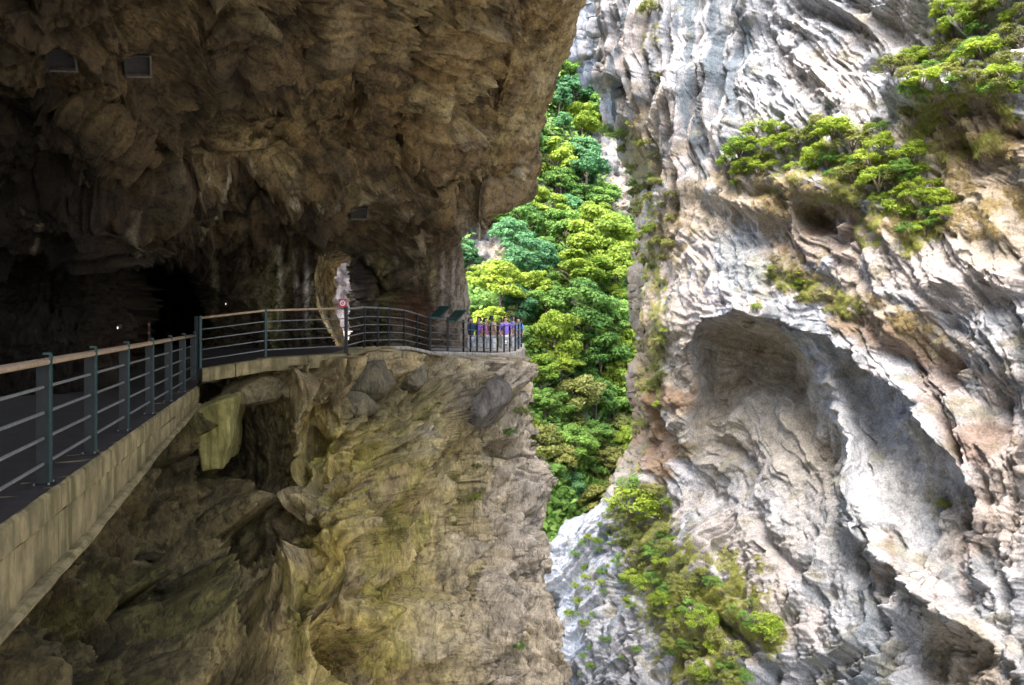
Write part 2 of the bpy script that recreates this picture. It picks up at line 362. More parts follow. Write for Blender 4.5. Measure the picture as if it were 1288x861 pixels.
dsp += (.10 * fv2 - .03 * np.exp(-(fe2 / .08) ** 2)) * (1 - .75 * wcv) * rough * (1 - .6 * wfl)
dsp += .06 * facets(pw * 5., 21, 40.)[0] * (1 - .7 * wcv) * (1 - .5 * wfl)
dsp += .035 * fbm(pw * 3.1, 3, 60) + .03 * ridged(pw * 5.5, 2, 66) * (1 - .5 * wcv) * rough
rav = fbm(pw * .35, 2, 77)
dsp += .05 * ss(-.1, .5, rav) * ridged(pw * 2.6 + warp, 3, 78)
edge = ss(0, .02, tt)
p = p + nrm * (dsp * (.75 + .25 * edge))[..., None]
# ---- rock colour (minerals, soil and lichen; rib grooves of the grotto darker)
uu, vv = proj(p)
n1 = fbm(pw * .5 + warp, 4, 101); n2 = fbm(pw * 1.6 + warp, 4, 102); n3 = fbm(pw * .2, 3, 103)
col = np.ones(p.shape) * np.array([.50, .50, .51])
col = mixc(col, ss(-.15, .6, n1) * .75, (.40, .43, .47))
col = mixc(col, ss(.0, .6, n3) * .65, (.54, .46, .40))
stv = fbm(np.stack([S * 1.9 + warp[..., 1], Z * .16, S * 0 + 3], -1), 4, 104)
col = mixc(col, ss(.05, .45, stv) * (.25 + .75 * wfl) * .9 * (1 - .6 * wcv), (.12, .16, .19))
col = mixc(col, ss(.1, .5, n2) * .5, (.20, .23, .25))
arc_c = arcs(.05, 1.4, 35, 4); arc_f = arcs(.16, 4, 36, 3); fl_f = flow(4, 3.2, .14, 45, 4)
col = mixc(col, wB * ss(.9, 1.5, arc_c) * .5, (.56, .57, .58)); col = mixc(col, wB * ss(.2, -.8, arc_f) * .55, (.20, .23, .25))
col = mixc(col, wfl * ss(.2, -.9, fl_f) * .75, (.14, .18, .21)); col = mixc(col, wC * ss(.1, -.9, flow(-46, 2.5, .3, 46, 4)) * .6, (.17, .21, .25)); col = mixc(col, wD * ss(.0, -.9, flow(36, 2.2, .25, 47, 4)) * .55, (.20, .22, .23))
qd = np.stack([(S * .8 + Z * .6) * 2.2 + warp[..., 2] * 2, (-S * .6 + Z * .8) * .5, S * 0], -1)
col = mixc(col, ss(.12, .5, fbm(qd, 4, 105)) * .55 * (1 - wfl), (.15, .19, .21))
def patch(col, cu, cv, ru, rv_, rot, c, s_=1., lo=-.25, hi=.35, p_=2, nn=None):
    m = blob(uu, vv, cu, cv, ru, rv_, rot, p_)
    return mixc(col, ss(lo, hi, (nn if nn is not None else n1) * .8 + m * 1.5 - .55) * s_ * np.clip(m * 3, 0, 1), c)
TAN = (.42, .35, .25); BR = (.22, .135, .07); RB = (.25, .155, .10); OL = (.27, .24, .08); PK = (.52, .455, .40)
for a_ in [(835, 400, 50, 190, 3, TAN, .85), (830, 330, 30, 60, 0, BR, .8), (820, 400, 22, 120, 0, OL, .6), (815, 560, 50, 34, 10, BR, .9), (835, 500, 45, 18, 10, BR, .8),
           (770, 560, 40, 60, 0, TAN, .8), (1030, 285, 75, 45, 15, BR, .9), (960, 250, 70, 40, 20, TAN, .8), (1220, 190, 90, 80, 0, TAN, .9), (1230, 170, 60, 60, 0, BR, .6),
           (1180, 480, 60, 40, 25, RB, .6), (1250, 560, 60, 40, 25, RB, .7), (1100, 395, 120, 30, 22, TAN, .9), (1110, 420, 110, 24, 25, BR, .7), (1020, 360, 90, 22, 20, OL, .7),
           (1180, 330, 140, 60, 0, PK, .8), (880, 270, 60, 40, 0, TAN, .8), (1230, 650, 40, 60, 30, BR, .5), (930, 700, 90, 60, 40, PK, .7), (905, 800, 60, 70, 30, TAN, .7),
           (970, 770, 60, 50, 40, PK, .6), (1220, 830, 60, 45, 30, TAN, .8), (1120, 40, 60, 40, 0, PK, .5), (1110, 700, 14, 34, 10, RB, .8), (795, 300, 26, 160, 3, TAN, .95), (800, 450, 26, 120, 0, BR, .6), (1270, 620, 30, 80, 0, PK, .8), (870, 350, 50, 60, 0, PK, .8), (930, 330, 40, 40, 0, (.3, .33, .33), .7), (1150, 600, 40, 90, -20, (.30, .33, .35), .6), (1060, 640, 50, 90, 0, (.36, .38, .38), .6), (720, 780, 40, 80, 0, (.55, .56, .57), .8), (790, 210, 26, 60, 0, OL, .5),
           (1240, 270, 80, 60, 0, TAN, .7), (1040, 90, 50, 30, 0, PK, .5), (1078, 590, 16, 120, -14, (.60, .61, .62), .9), (1130, 560, 40, 100, -20, (.50, .51, .52), .7), (980, 620, 60, 40, 0, (.5, .5, .5), .6)]:
    col = patch(col, *a_)
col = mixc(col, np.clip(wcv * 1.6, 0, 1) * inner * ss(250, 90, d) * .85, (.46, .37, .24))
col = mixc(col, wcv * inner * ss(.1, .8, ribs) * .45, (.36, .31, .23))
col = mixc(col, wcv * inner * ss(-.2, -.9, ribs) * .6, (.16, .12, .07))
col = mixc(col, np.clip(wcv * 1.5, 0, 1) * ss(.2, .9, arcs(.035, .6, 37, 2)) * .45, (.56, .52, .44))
col = mixc(col, ss(.2, .6, fbm(pw * .9, 3, 120) + blob(uu, vv, 1230, 60, 90, 50) * .3 - .1) * .5, (.26, .24, .13))
col = col * .66 * np.array([.985, 1., 1.02])
RIGHT_P, RIGHT_UV = p, proj(p)
RIGHT_N = nrm
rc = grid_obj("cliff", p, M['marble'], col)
tag(rc, "pale marble cliff face with a wide grotto across the gorge", None, None, 'structure')

# =================================================================== LEFT CLIFF BELOW THE WALKWAY
lv_ = edges([(425, 880, 400), (880, 2300, 60)])
lt = edges([(0, .46, 40), (.46, 1, 620), (1, 1.12, 24)])
vv, tt = np.meshgrid(lv_, lt, indexing='ij')
uR = hermite([425, 455, 480, 500, 530, 560, 600, 640, 690, 740, 800, 861, 2300], [640, 640, 640, 648, 658, 676, 690, 684, 676, 682, 698, 706, 744], vv)
tcl = np.clip(tt, 0, 1)
uu = -700 + (uR + 700) * tcl - np.where(tt > 1, (tt - 1) * 260, 0)
us = [-700, -300, 0, 150, 250, 330, 430, 460, 508, 541, 583, 640, 720]
vs_ = [425, 470, 550, 650, 750, 861, 1300, 2300]
tabL = [[6.5, 9, 13, 15, 16.3, 17.0, 17.8, 19.6, 22.1, 23.7, 26.1, 29.2, 32],
        [6.2, 8.8, 12.6, 14.8, 16.2, 16.7, 17.5, 19.0, 21.6, 23.0, 25.4, 28.4, 30],
        [6, 8.4, 12, 14.4, 16.7, 17.4, 17.6, 18.2, 19.8, 21.4, 24.2, 27, 29],
        [5.6, 8.0, 11.2, 13.6, 16.0, 17.2, 16.6, 17.2, 18.6, 20.6, 23.4, 26, 28],
        [5.2, 7.5, 10.4, 12.6, 14.6, 15.6, 15.8, 16.4, 17.8, 19.8, 22.6, 25, 27],
        [5.0, 7.0, 9.6, 11.4, 13.2, 14.0, 15.0, 15.6, 17.2, 19.2, 22, 24.4, 26],
        [4.4, 6.0, 7.6, 8.8, 9.8, 10.6, 11.6, 12.4, 14.0, 15.6, 18, 20.5, 22],
        [4.0, 5.0, 5.6, 6.2, 7.0, 7.6, 8.4, 9, 10, 11, 12.6, 14, 15]]
uu = uu + 26 * fbm(np.stack([vv * .016, vv * 0, vv * 0 + 8], -1), 4, 131) * ss(.6, 1, tcl) * ss(450, 520, vv)
D = depth_map(us, vs_, tabL, uu, vv)
DB = D + np.where(tt > 1, ((tt - 1) / .12) * 14, 0)
D += np.where(tt > 1, ((tt - 1) / .12) * 14, 0) + 2.0 * np.exp(-(1 - tcl) / .02)
featL = [(262, 545, 46, 62, 0, 2.0), (320, 590, 60, 80, 0, 1.6), (392, 560, 14, 60, -4, .5), (250, 620, 60, 50, 30, 1.0), (150, 690, 90, 40, 30, 1.2), (205, 720, 60, 14, 40, -.6),
         (546, 520, 17, 70, 22, -2.4), (505, 500, 20, 40, 20, .8), (455, 650, 26, 140, 30, -1.7), (395, 700, 50, 130, 15, -1.2), (375, 560, 14, 110, 0, -1.1), (500, 610, 16, 90, 26, 1.2), (430, 600, 16, 90, 28, .8), (590, 660, 16, 140, 4, .8), (560, 640, 14, 110, -4, -.6),
         (395, 488, 42, 16, -6, -.9), (310, 490, 40, 16, 0, -.5), (450, 500, 40, 26, 20, .9), (470, 478, 26, 14, 10, -.6), (600, 505, 34, 26, 20, -1.0), (570, 490, 20, 30, 20, .6),
         (640, 500, 26, 30, 0, -.4), (625, 590, 20, 60, 0, .7), (655, 640, 26, 50, 0, -.6), (660, 740, 40, 18, 0, -.9), (690, 800, 50, 30, 0, -.7), (650, 710, 30, 12, 10, .9),
         (520, 780, 40, 60, 10, -.7), (390, 850, 50, 30, 0, 1.6), (560, 700, 30, 30, 0, -.8), (320, 800, 60, 30, 20, -.6), (100, 800, 80, 40, 0, .8), (230, 820, 20, 90, 5, -.5)]
for cu, cv, ru, rv_, rot, am in featL: D += am * blob(uu, vv, cu, cv, ru, rv_, rot)
# big rounded boulders wedged just under the walkway
p = unproj(uu, vv, D)
nrm = normals(unproj(uu, vv, DB)); nrm *= np.sign(-(nrm * p).sum(-1, keepdims=True))
pw = p.copy()
warp = np.stack([fbm(pw * .3, 3, 61), fbm(pw * .3, 3, 62), fbm(pw * .3, 3, 63)], -1)
S = p[..., 0] * .8 + p[..., 1] * .5; Z = p[..., 2]
wl = ss(700, 560, uu) * ss(330, 400, uu); dark = ss(385, 290, uu + (vv - 600) * .1)
dsp = .6 * fbm(pw * .36 + warp * .5, 3, 2) + .20 * ridged(pw * np.array([1.1, 1.1, .45]) + warp * .6, 4, 8)
qf = np.stack([(S * .88 - Z * .46) * .8 + warp[..., 0] * .7, (S * .46 + Z * .88) * .10, S * 0 + 1], -1)
dsp += .50 * ridged(qf, 3, 24) * (1 - dark * .6)
fv, fe, fr = facets(pw * np.array([.9, .9, .5]) + warp * .5, 3)
fb, fbe, _ = facets(np.stack([S * .5 - Z * .2, p[..., 1] * .4, Z * .2 + S * .1], -1) + warp * .3, 13, 22.)
fvm = fb * 1.1 - .42 * np.exp(-(fbe / .06) ** 2)
kb = ss(500, 620, uu) + dark + ss(520, 480, vv)
kb = np.clip(kb, .25, 1)
fs_, fse, _ = facets(np.stack([S * .95 - Z * .4 + warp[..., 0] * .5, p[..., 1] * .6, Z * .24 + S * .15], -1), 17, 24.)
dsp_s = .75 * fs_ - .30 * np.exp(-(fse / .07) ** 2)
dsp += dsp_s * (1 - .5 * dark)
dsp += fvm * np.clip(kb + .25, 0, 1) * 1.25 + (.42 * fv - .10 * np.exp(-(fe / .05) ** 2)) * kb
fv2, fe2, _ = facets(pw * np.array([2.4, 2.4, 1.0]) + warp * .3, 6, 36.)
dsp += (.18 * fv2 - .05 * np.exp(-(fe2 / .09) ** 2)) * (.5 + .5 * kb)
dsp += .075 * facets(pw * np.array([5.5, 5.5, 2.8]), 22, 40.)[0]
dsp += .05 * fbm(pw * 3.7, 3, 64) + .05 * ridged(pw * np.array([6, 6, 2.6]), 3, 65)
capt = 1 - ss(.15, .55, Z) * ss(560, 500, vv)
p = p + nrm * (dsp * (1 - .6 * ss(448, 434, vv)) * ss(1.02, .99, tt) * (1 - .5 * ss(.96, 1, tt)))[..., None]
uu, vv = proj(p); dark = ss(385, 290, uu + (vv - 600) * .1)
n1 = fbm(pw * .55 + warp, 4, 201); n2 = fbm(pw * 2 + warp, 4, 202)
col = np.ones(p.shape) * np.array([.38, .31, .19])
ylw = ss(330, 410, uu + 40 * n1) * ss(680, 460, uu + 80 * n1) * ss(455, 520, vv + 30 * n1)
col = mixc(col, ylw * ss(-.7, .3, n1) * .95, (.46, .38, .13))
stv = fbm(np.stack([(S * .9 - Z * .4) * 1.8 + warp[..., 1], Z * .22, S * 0 + 3], -1), 4, 204)
col = mixc(col, ss(-.1, .5, stv) * .7 * np.clip(ylw + .3, 0, 1), (.30, .28, .07))
col = mixc(col, ss(.15, .5, -stv) * .45 * np.clip(ylw, 0, 1), (.55, .46, .24))
col = mixc(col, ss(480, 690, uu + 80 * n1) * .8, (.42, .37, .30))
col = mixc(col, ss(-.1, .5, n1) * ss(560, 660, uu + 40 * n2) * .6, (.22, .19, .15))
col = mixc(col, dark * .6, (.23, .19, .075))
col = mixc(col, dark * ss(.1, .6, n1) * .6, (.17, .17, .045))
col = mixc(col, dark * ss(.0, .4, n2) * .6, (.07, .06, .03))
col = mixc(col, ss(.1, .5, n2) * .4, (.13, .11, .06))
for cu, cv, ru, rv_, rot, c, s_ in [(600, 505, 40, 34, 20, (.12, .11, .09), .9), (395, 488, 46, 18, -5, (.34, .26, .15), .9), (460, 500, 60, 40, 10, (.11, .095, .05), .9), (320, 560, 55, 60, 0, (.115, .09, .05), .8), (670, 640, 30, 130, 0, (.40, .36, .31), .7), (575, 600, 30, 60, 0, (.33, .28, .10), .5)]:
    m = blob(uu, vv, cu, cv, ru, rv_, rot, 3); col = mixc(col, m * s_, c)
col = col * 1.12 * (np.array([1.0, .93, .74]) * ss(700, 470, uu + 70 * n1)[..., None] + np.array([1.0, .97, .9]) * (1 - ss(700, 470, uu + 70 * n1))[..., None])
col = col * (1 - .5 * ss(330, 220, uu + .25 * (vv - 650)) )[..., None]  # shade below the beam painted into the rock at the left
cap = np.interp(uu, [240, 252, 334, 425, 458, 489, 524, 541, 583, 617, 650], [-.35, .02, .22, .50, .56, .58, .48, .28, .14, .02, -.05]) + .06 * np.clip(fbm(pw * 1.7, 2, 260), -1, 1)
p[..., 2] = np.where(p[..., 2] > cap, cap + (p[..., 2] - cap) * .02, p[..., 2])
col_gain = 1
LEFT_P, LEFT_UV, LEFT_N = p, proj(p), nrm
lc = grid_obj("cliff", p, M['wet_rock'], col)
tag(lc, "mossy ochre cliff face falling away below the walkway", None, None, 'structure')

# =================================================================== OVERHANG AND TUNNEL WALL
lv_ = edges([(-420, -20, 50), (-20, 452, 470), (452, 640, 24)])
lt = edges([(0, .28, 40), (.28, 1, 640), (1, 1.1, 24)])
vv, tt = np.meshgrid(lv_, lt, indexing='ij')
uR = hermite([-420, -100, 0, 60, 85, 130, 190, 232, 246, 256, 266, 282, 310, 360, 440, 640], [780, 750, 732, 718, 706, 690, 676, 676, 672, 652, 616, 582, 580, 587, 596, 600], vv)
tcl = np.clip(tt, 0, 1)
uu = -350 + (uR + 350) * tcl - np.where(tt > 1, (tt - 1) * 400, 0)
us = [-350, 0, 100, 160, 200, 250, 300, 400, 440, 520, 580, 640, 700, 760]
vs_ = [-420, -100, 0, 100, 200, 250, 290, 325, 380, 640]
tabU = [[8, 8.6, 8.8, 8.9, 9, 9, 9.1, 9.4, 9.6, 10, 10.4, 11, 11.4, 12],
        [9, 9.6, 9.9, 10.1, 10.3, 10.6, 10.8, 11.4, 11.8, 12.8, 13.6, 14.5, 15.3, 16],
        [9.5, 10.2, 10.6, 10.9, 11.2, 11.6, 12, 12.9, 13.4, 14.8, 15.9, 17, 18.1, 19],
        [10.2, 11, 11.5, 11.9, 12.3, 12.8, 13.3, 14.3, 15, 16.6, 18, 19.4, 20.4, 21],
        [11.3, 12.4, 13, 13.4, 13.9, 14.5, 15.2, 16.4, 17.2, 18.9, 20.3, 21.6, 22.4, 23],
        [11.8, 13, 13.7, 14.3, 15, 15.9, 16.8, 18, 18.8, 20.6, 22, 23, 23.6, 24],
        [12, 13.3, 14.0, 15.0, 16.5, 17.8, 18.4, 19.2, 20.0, 22.6, 24.8, 25.6, 26, 26],
        [12.1, 13.5, 14.4, 16.0, 19.6, 19.8, 19.6, 19.9, 20.8, 24.2, 27.2, 28, 28, 28],
        [12.1, 13.6, 14.6, 16.4, 20.5, 20.6, 20.2, 20.3, 21.2, 24.8, 28.0, 29, 29, 29],
        [12.1, 13.6, 14.6, 16.4, 20.5, 20.6, 20.2, 20.3, 21.2, 24.8, 28.0, 29, 29, 29]]
D = depth_map(us, vs_, tabU, uu, vv)
D += np.where(tt > 1, ((tt - 1) / .1) * 8, 0) + 1.2 * np.exp(-(1 - tcl) / .015)
# dark side passage of the tunnel
pas = ss(158, 168, uu) * ss(272, 240, uu) * ss(305, 328, vv - .006 * (uu - 212) ** 2)
D += pas * 12
pas2 = ss(448, 458, uu) * ss(505, 475, uu) * ss(322, 336, vv); D += pas2 * 2.5
slot = ss(-400, -60, uu) * ss(120, 60, uu) * ss(250, 330, vv) * ss(430, 380, vv); D += slot * .8
featU = [(400, 130, 60, 40, 0, .9), (560, 205, 70, 22, -8, .7), (470, 60, 20, 90, 8, -.7), (520, 70, 14, 80, 10, .7), (560, 60, 30, 110, 14, -.7), (600, 120, 24, 80, 5, .5),
         (640, 150, 14, 90, 10, -.5), (420, 30, 26, 60, 6, -.8), (395, 60, 12, 70, 6, .9), (520, 190, 90, 14, -5, -.7), (300, 200, 90, 26, -8, -.6), (330, 130, 60, 40, -10, .6), (250, 90, 50, 50, 0, .5),
         (120, 150, 90, 14, 32, -.5), (60, 120, 60, 30, 20, .5), (200, 240, 80, 12, 10, -.6), (350, 260, 90, 12, -10, -.6), (470, 270, 60, 14, -14, .5), (520, 300, 50, 14, -25, -.6),
         (640, 238, 40, 10, 0, -.6), (600, 245, 30, 10, 0, .8), (540, 250, 60, 9, -10, -.5), (300, 50, 40, 60, 10, -.5), (100, 30, 80, 40, 0, -.4)]
for cu, cv, ru, rv_, rot, am in featU: D += am * blob(uu, vv, cu, cv, ru, rv_, rot)
inw = ss(300, 330, vv)        # inner wall
p = unproj(uu, vv, D)
nrm = normals(p); nrm *= np.sign(-(nrm * p).sum(-1, keepdims=True))
pw = p.copy(); S = p[..., 0] * .9 + p[..., 1] * .3; Z = p[..., 2]
warp = np.stack([fbm(pw * .35, 3, 71), fbm(pw * .35, 3, 72), fbm(pw * .35, 3, 73)], -1)
dsp = .5 * fbm(pw * .42 + warp * .3, 3, 12) + .20 * ridged(pw * np.array([1.2, 1.0, 1.2]) + warp, 4, 18) * (1 - .5 * inw)
ql = np.stack([S * .35 + warp[..., 0], p[..., 1] * .4, Z * 2.2 + S * .35 + warp[..., 2] * .5], -1)
lay = ridged(ql, 3, 19)
bandl = ss(170, 235, vv) * ss(335, 300, vv)
dsp += (.05 + .12 * bandl) * lay * (1 - inw)
bt = (Z * .9 + S * .18 + p[..., 1] * .1 + warp[..., 2] * .5) * 1.5; saw = bt - np.floor(bt)
dsp -= .20 * bandl * (1 - inw) * ss(-.2, .3, fbm(pw * .6, 2, 146)) * saw ** 2 * ss(1, .88, saw)
qv = np.stack([S * 2.4 + warp[..., 1], p[..., 1] * .3, Z * .22], -1)
wvert = ss(380, 520, uu) * ss(230, 160, vv)
dsp += .16 * np.clip(wvert + inw, 0, 1) * ridged(qv, 3, 20)
fv, fe, fr = facets(pw * 1.1 + warp * .5, 4)
fbu, fbe, _ = facets(pw * np.array([.42, .42, .5]) + warp * .3, 14, 24.)
dsp += (.75 * fbu - .28 * np.exp(-(fbe / .05) ** 2)) * (1 - .6 * inw)
dsp += (.26 * fv - .08 * np.exp(-(fe / .06) ** 2)) * (1 - .5 * inw) * (1 - .4 * wvert)
fv2, fe2, _ = facets(pw * np.array([2.4, 2.4, 3.0]) + warp * .3, 8, 36.)
dsp += (.22 * fv2 - .05 * np.exp(-(fe2 / .08) ** 2)) * (1 - .4 * inw)
dsp += .075 * facets(pw * np.array([5.5, 5.5, 6.5]), 23, 40.)[0]
dsp += .035 * fbm(pw * 4, 3, 74) + .045 * ridged(pw * 7, 3, 75)
quiet = 1 - .85 * np.clip(sum(blob(uu, vv, a_, b_, 34, 30, 0, 4) for a_, b_ in ((76, 72), (170, 78), (451, 264))), 0, 1)
p = p + nrm * (dsp * quiet * ss(1.02, .995, tt) * (1 - .8 * ss(.9, 1, tt)))[..., None]
pu_, pv_ = proj(p)
hole = (pu_ > np.interp(pv_, [309, 312, 322, 345, 385, 400, 440, 470], [430, 410, 400, 395, 398, 404, 425, 431])) & (pu_ < 437 + 2 * np.sin(pv_ * .2)) & (pv_ > 314 + 5 * ss(425, 437, pu_)) & (pv_ < 446)
uu, vv = pu_, pv_; inw = ss(300, 330, vv); bandl = ss(170, 235, vv) * ss(335, 300, vv); wvert = ss(380, 520, uu) * ss(230, 160, vv)
n1 = fbm(pw * .6 + warp, 4, 301); n2 = fbm(pw * 2.2 + warp, 4, 302)
col = np.ones(p.shape) * np.array([.27, .20, .105])
col = mixc(col, ss(-.2, .5, n1) * .8, (.13, .10, .06))
col = mixc(col, ss(.1, .6, -n1) * .8, (.33, .25, .12))
col = mixc(col, ss(.1, .5, n2) * .5, (.08, .07, .05))
col = mixc(col, ss(.35, .6, fbm(pw * 1.3 + 5, 4, 303)) * bandl * .8, (.36, .29, .19))
sv_ = fbm(qv * np.array([1.3, 1, 1]), 4, 304)
col = mixc(col, wvert * ss(-.05, .45, sv_) * .75, (.34, .26, .13))
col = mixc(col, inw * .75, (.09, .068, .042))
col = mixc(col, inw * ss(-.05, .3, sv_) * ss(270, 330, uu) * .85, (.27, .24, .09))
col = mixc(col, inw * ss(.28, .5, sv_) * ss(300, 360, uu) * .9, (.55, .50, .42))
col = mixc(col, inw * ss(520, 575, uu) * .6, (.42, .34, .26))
col = mixc(col, blob(uu, vv, 520, 392, 28, 26, 0, 3) * .8, (.28, .13, .075))
for cu, cv, ru, rv_, rot, c, s_ in [(330, 180, 60, 30, -15, (.5, .38, .18), .9), (430, 30, 24, 50, 5, (.40, .33, .20), .7), (560, 100, 30, 80, 10, (.37, .27, .13), .5), (330, 235, 46, 16, -10, (.33, .27, .16), .6), (215, 268, 26, 14, 0, (.36, .30, .16), .7),
        (60, 433, 200, 17, 4, (.20, .075, .03), .95), (625, 262, 34, 12, -25, (.42, .36, .25), .8), (200, 25, 70, 40, 0, (.34, .26, .13), .7), (530, 150, 60, 60, 0, (.14, .10, .06), .5), (120, 80, 60, 40, 0, (.27, .20, .11), .6)]:  # reddish strip low at left: warm light painted on the tunnel wall
    m = blob(uu, vv, cu, cv, ru, rv_, rot, 3); col = mixc(col, m * s_ * np.clip(.8 + n1, 0, 1), c)
left_shade = ss(260, 60, uu)  # tunnel darkness at the left, painted into the rock colour
col = mixc(col, left_shade * ss(60, 200, vv) * .85, (.04, .03, .02))
col = col * np.array([1.06, .95, .74]) * (.45 + .42 * ss(250, 600, uu) * ss(340, 200, vv))[..., None]  # darker leftwards and downwards, tunnel shade put into the tone
col = col * (1 - .35 * ss(180, 240, vv + 25 * n1) * ss(600, 520, uu))[..., None]  # shade of the tunnel ceiling painted as a darker band
gold_light = ss(.1, .6, fbm(pw * .45 + warp * .8, 4, 320)) * ss(150, 420, uu) * ss(300, 180, vv)  # painted warm light: golden highlight patches on the overhang
col = mixc(col, gold_light * .7, (.40, .31, .14))
col = mixc(col, ss(.45, .75, fbm(pw * 1.5 + 9, 4, 340)) * bandl * .8, (.34, .28, .17))
for cu, cv, ru, rv_, c, s_ in [(450, 372, 15, 62, (.03, .024, .018), .95), (386, 368, 4, 36, (.62, .56, .46), .9), (351, 362, 5, 45, (.58, .52, .36), .8), (343, 385, 9, 50, (.30, .28, .09), .8), (372, 350, 3, 30, (.55, .48, .36), .7), (482, 378, 9, 46, (.33, .29, .12), .85),
        (557, 352, 2.6, 28, (.75, .72, .66), .95), (571, 350, 3, 30, (.75, .72, .66), .95), (545, 350, 4, 24, (.45, .40, .2), .8), (586, 375, 12, 75, (.62, .52, .40), .95), (562, 380, 16, 50, (.38, .30, .23), .85), (310, 360, 5, 50, (.2, .17, .09), .7), (270, 352, 5, 40, (.22, .19, .1), .7), (520, 345, 20, 14, (.3, .24, .15), .7)]:
    m = blob(uu, vv, cu, cv, ru, rv_, 0, 2.5) * np.clip(.85 + fbm(pw * np.array([4, 4, 1.2]), 3, 330), 0, 1); col = mixc(col, m * s_, np.array(c) * .95)
UP_P = p; UP_UV = proj(p); UP_N = nrm
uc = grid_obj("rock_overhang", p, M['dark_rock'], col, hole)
tag(uc, "dark brown rock overhang and tunnel wall above the walkway", None, None, 'structure')

def surf_point(PP, UV, u, v):
    """point of a rock surface that is seen at (u, v)"""
    e_ = (UV[0] - u) ** 2 + (UV[1] - v) ** 2 + np.where(PP[..., 1] < 1, 1e9, 0)
    k = np.argsort(e_.ravel())[:6]
    c = PP.reshape(-1, 3)[k]; j = np.argmin(c[:, 1]); return Vector(c[j]), k[j]

# ---- rock lining of the window-like opening through the pillar
rim = [(437, 307), (430, 308), (410, 311), (400, 321), (394, 344), (396, 384), (403, 401), (425, 440), (432, 446)]
m = []
ns = 40
for k in range(ns + 1):
    f = k / ns; row = []
    for i in range(90):
        t = i / 90 * (len(rim) - 1); a_ = rim[int(t)]; b_ = rim[int(t) + 1]; g = t - int(t)
        u0 = a_[0] + (b_[0] - a_[0]) * g; v0 = a_[1] + (b_[1] - a_[1]) * g
        u1 = 419 + (u0 - 397) * .62; v1 = 396 + (v0 - 390) * .86
        Dk = 20.7 + 6 * f; ex = 8 * max(0, 1 - f * 8); u0 -= ex * (u0 < 425); v0 += ex * (1 if v0 > 380 else -1)
        pt = P(u0 + (u1 - u0) * f ** .8, v0 + (v1 - v0) * f, Dk); row.append(pt)
    m.append(row)
m = np.array(m); wn = .12 * ridged(m * 1.6, 4, 90) + .14 * facets(m * 2.2, 24, 36.)[0] + .06 * fbm(m * 3.2, 3, 91)
cen = m.mean(axis=1, keepdims=True) + np.array([.4, 0, 0]); dr = cen - m; dr /= np.linalg.norm(dr, axis=-1, keepdims=True)
m = m + dr * (wn * np.linspace(.2, 1, ns + 1)[:, None])[..., None]
cc = np.ones(m.shape) * np.array([.40, .32, .15]); cc = mixc(cc, ss(-.1, .3, fbm(m * 2, 4, 92)), (.16, .12, .06)); cc = mixc(cc, ss(.1, .4, fbm(m * 3 + 4, 4, 93)), (.55, .47, .28))
tag(grid_obj("rock_overhang", m, M['dark_rock'], cc), "golden rock lining the narrow opening in the pillar", None, None, 'structure')

# ---- pale rock face and road beyond the opening
vg, ug = np.meshgrid(np.linspace(-120, 460, 200), np.linspace(330, 560, 110), indexing='ij')
Dg = 38 + (ug - 430) * -.02 - 11 * ss(300, 0, vg)  # unseen top leans forward, added as a roof to shade the face
pg = unproj(ug, vg, Dg); dn = .5 * ridged(pg * .6, 4, 95) + .3 * facets(pg * 1.2, 9)[0]
pg[..., 1] -= dn
cg = np.ones(pg.shape) * np.array([.15, .13, .125]); cg = mixc(cg, ss(0, .5, fbm(pg * 1.1, 4, 96)), (.08, .07, .068))
cg = mixc(cg, ss(0, .35, fbm(pg * np.array([2.5, 1, .7]), 4, 97)) * .7, (.05, .055, .045))
tag(grid_obj("rock_face", pg, M['marble'], cg), "pale rock face seen through the opening in the pillar", None, None, 'structure')

# ---- rock hall around and behind the camera (outside the picture), so that light only comes from the open gorge
prof = [(-13, -1.5), (-12.6, 3), (-11.5, 6), (-9, 7.8), (-6, 8.8), (-2, 9.4), (1.2, 9.8), (2.8, 12), (3.2, 17), (2.6, 24)]
yy = np.linspace(-26, 10.5, 70); pr = np.array(prof); tp = np.linspace(0, len(prof) - 1, 110)
px = np.interp(tp, range(len(prof)), pr[:, 0]); pz = np.interp(tp, range(len(prof)), pr[:, 1])
gy, gx = np.meshgrid(yy, px, indexing='ij'); gz = np.broadcast_to(pz, gx.shape)
hp = np.stack([gx - .12 * (gy - 6), gy, gz], -1); hp[..., 0] = np.where(gz > 9, gx, hp[..., 0])
hp = hp + fbm(hp * .5, 3, 98)[..., None] * .35 * np.array([1, 0, 1])
ch = np.ones(hp.shape) * np.array([.2, .15, .09])
tag(grid_obj("rock_overhang", hp, M['dark_rock'], ch), "rock ceiling carried on behind the viewpoint", None, None, 'structure')
# upper outer face of the left mountain above the overhang
gy, gz = np.meshgrid(np.linspace(10.4, 60, 60), np.linspace(0, 1, 60), indexing='ij')
zz = 9.7 + gz * 40; xx = 2.6 + np.sin(gz * 3) * 1.0 - (gy - 10) * .10 - 2.0 * (1 - gz) * 0
low = np.interp(gy, [10, 14, 18, 22, 26, 60], [9.6, 11, 12, 13, 14, 16]); zz = low + gz * 16
hp = np.stack([xx - np.where(gz < .02, 2.5, 0), gy, zz], -1); hp[..., 0] += fbm(hp * .3, 3, 99) * .8
tag(grid_obj("rock_overhang", hp, M['dark_rock'], np.ones(hp.shape) * np.array([.25, .2, .12])), "upper cliff above the overhang", None, None, 'structure')
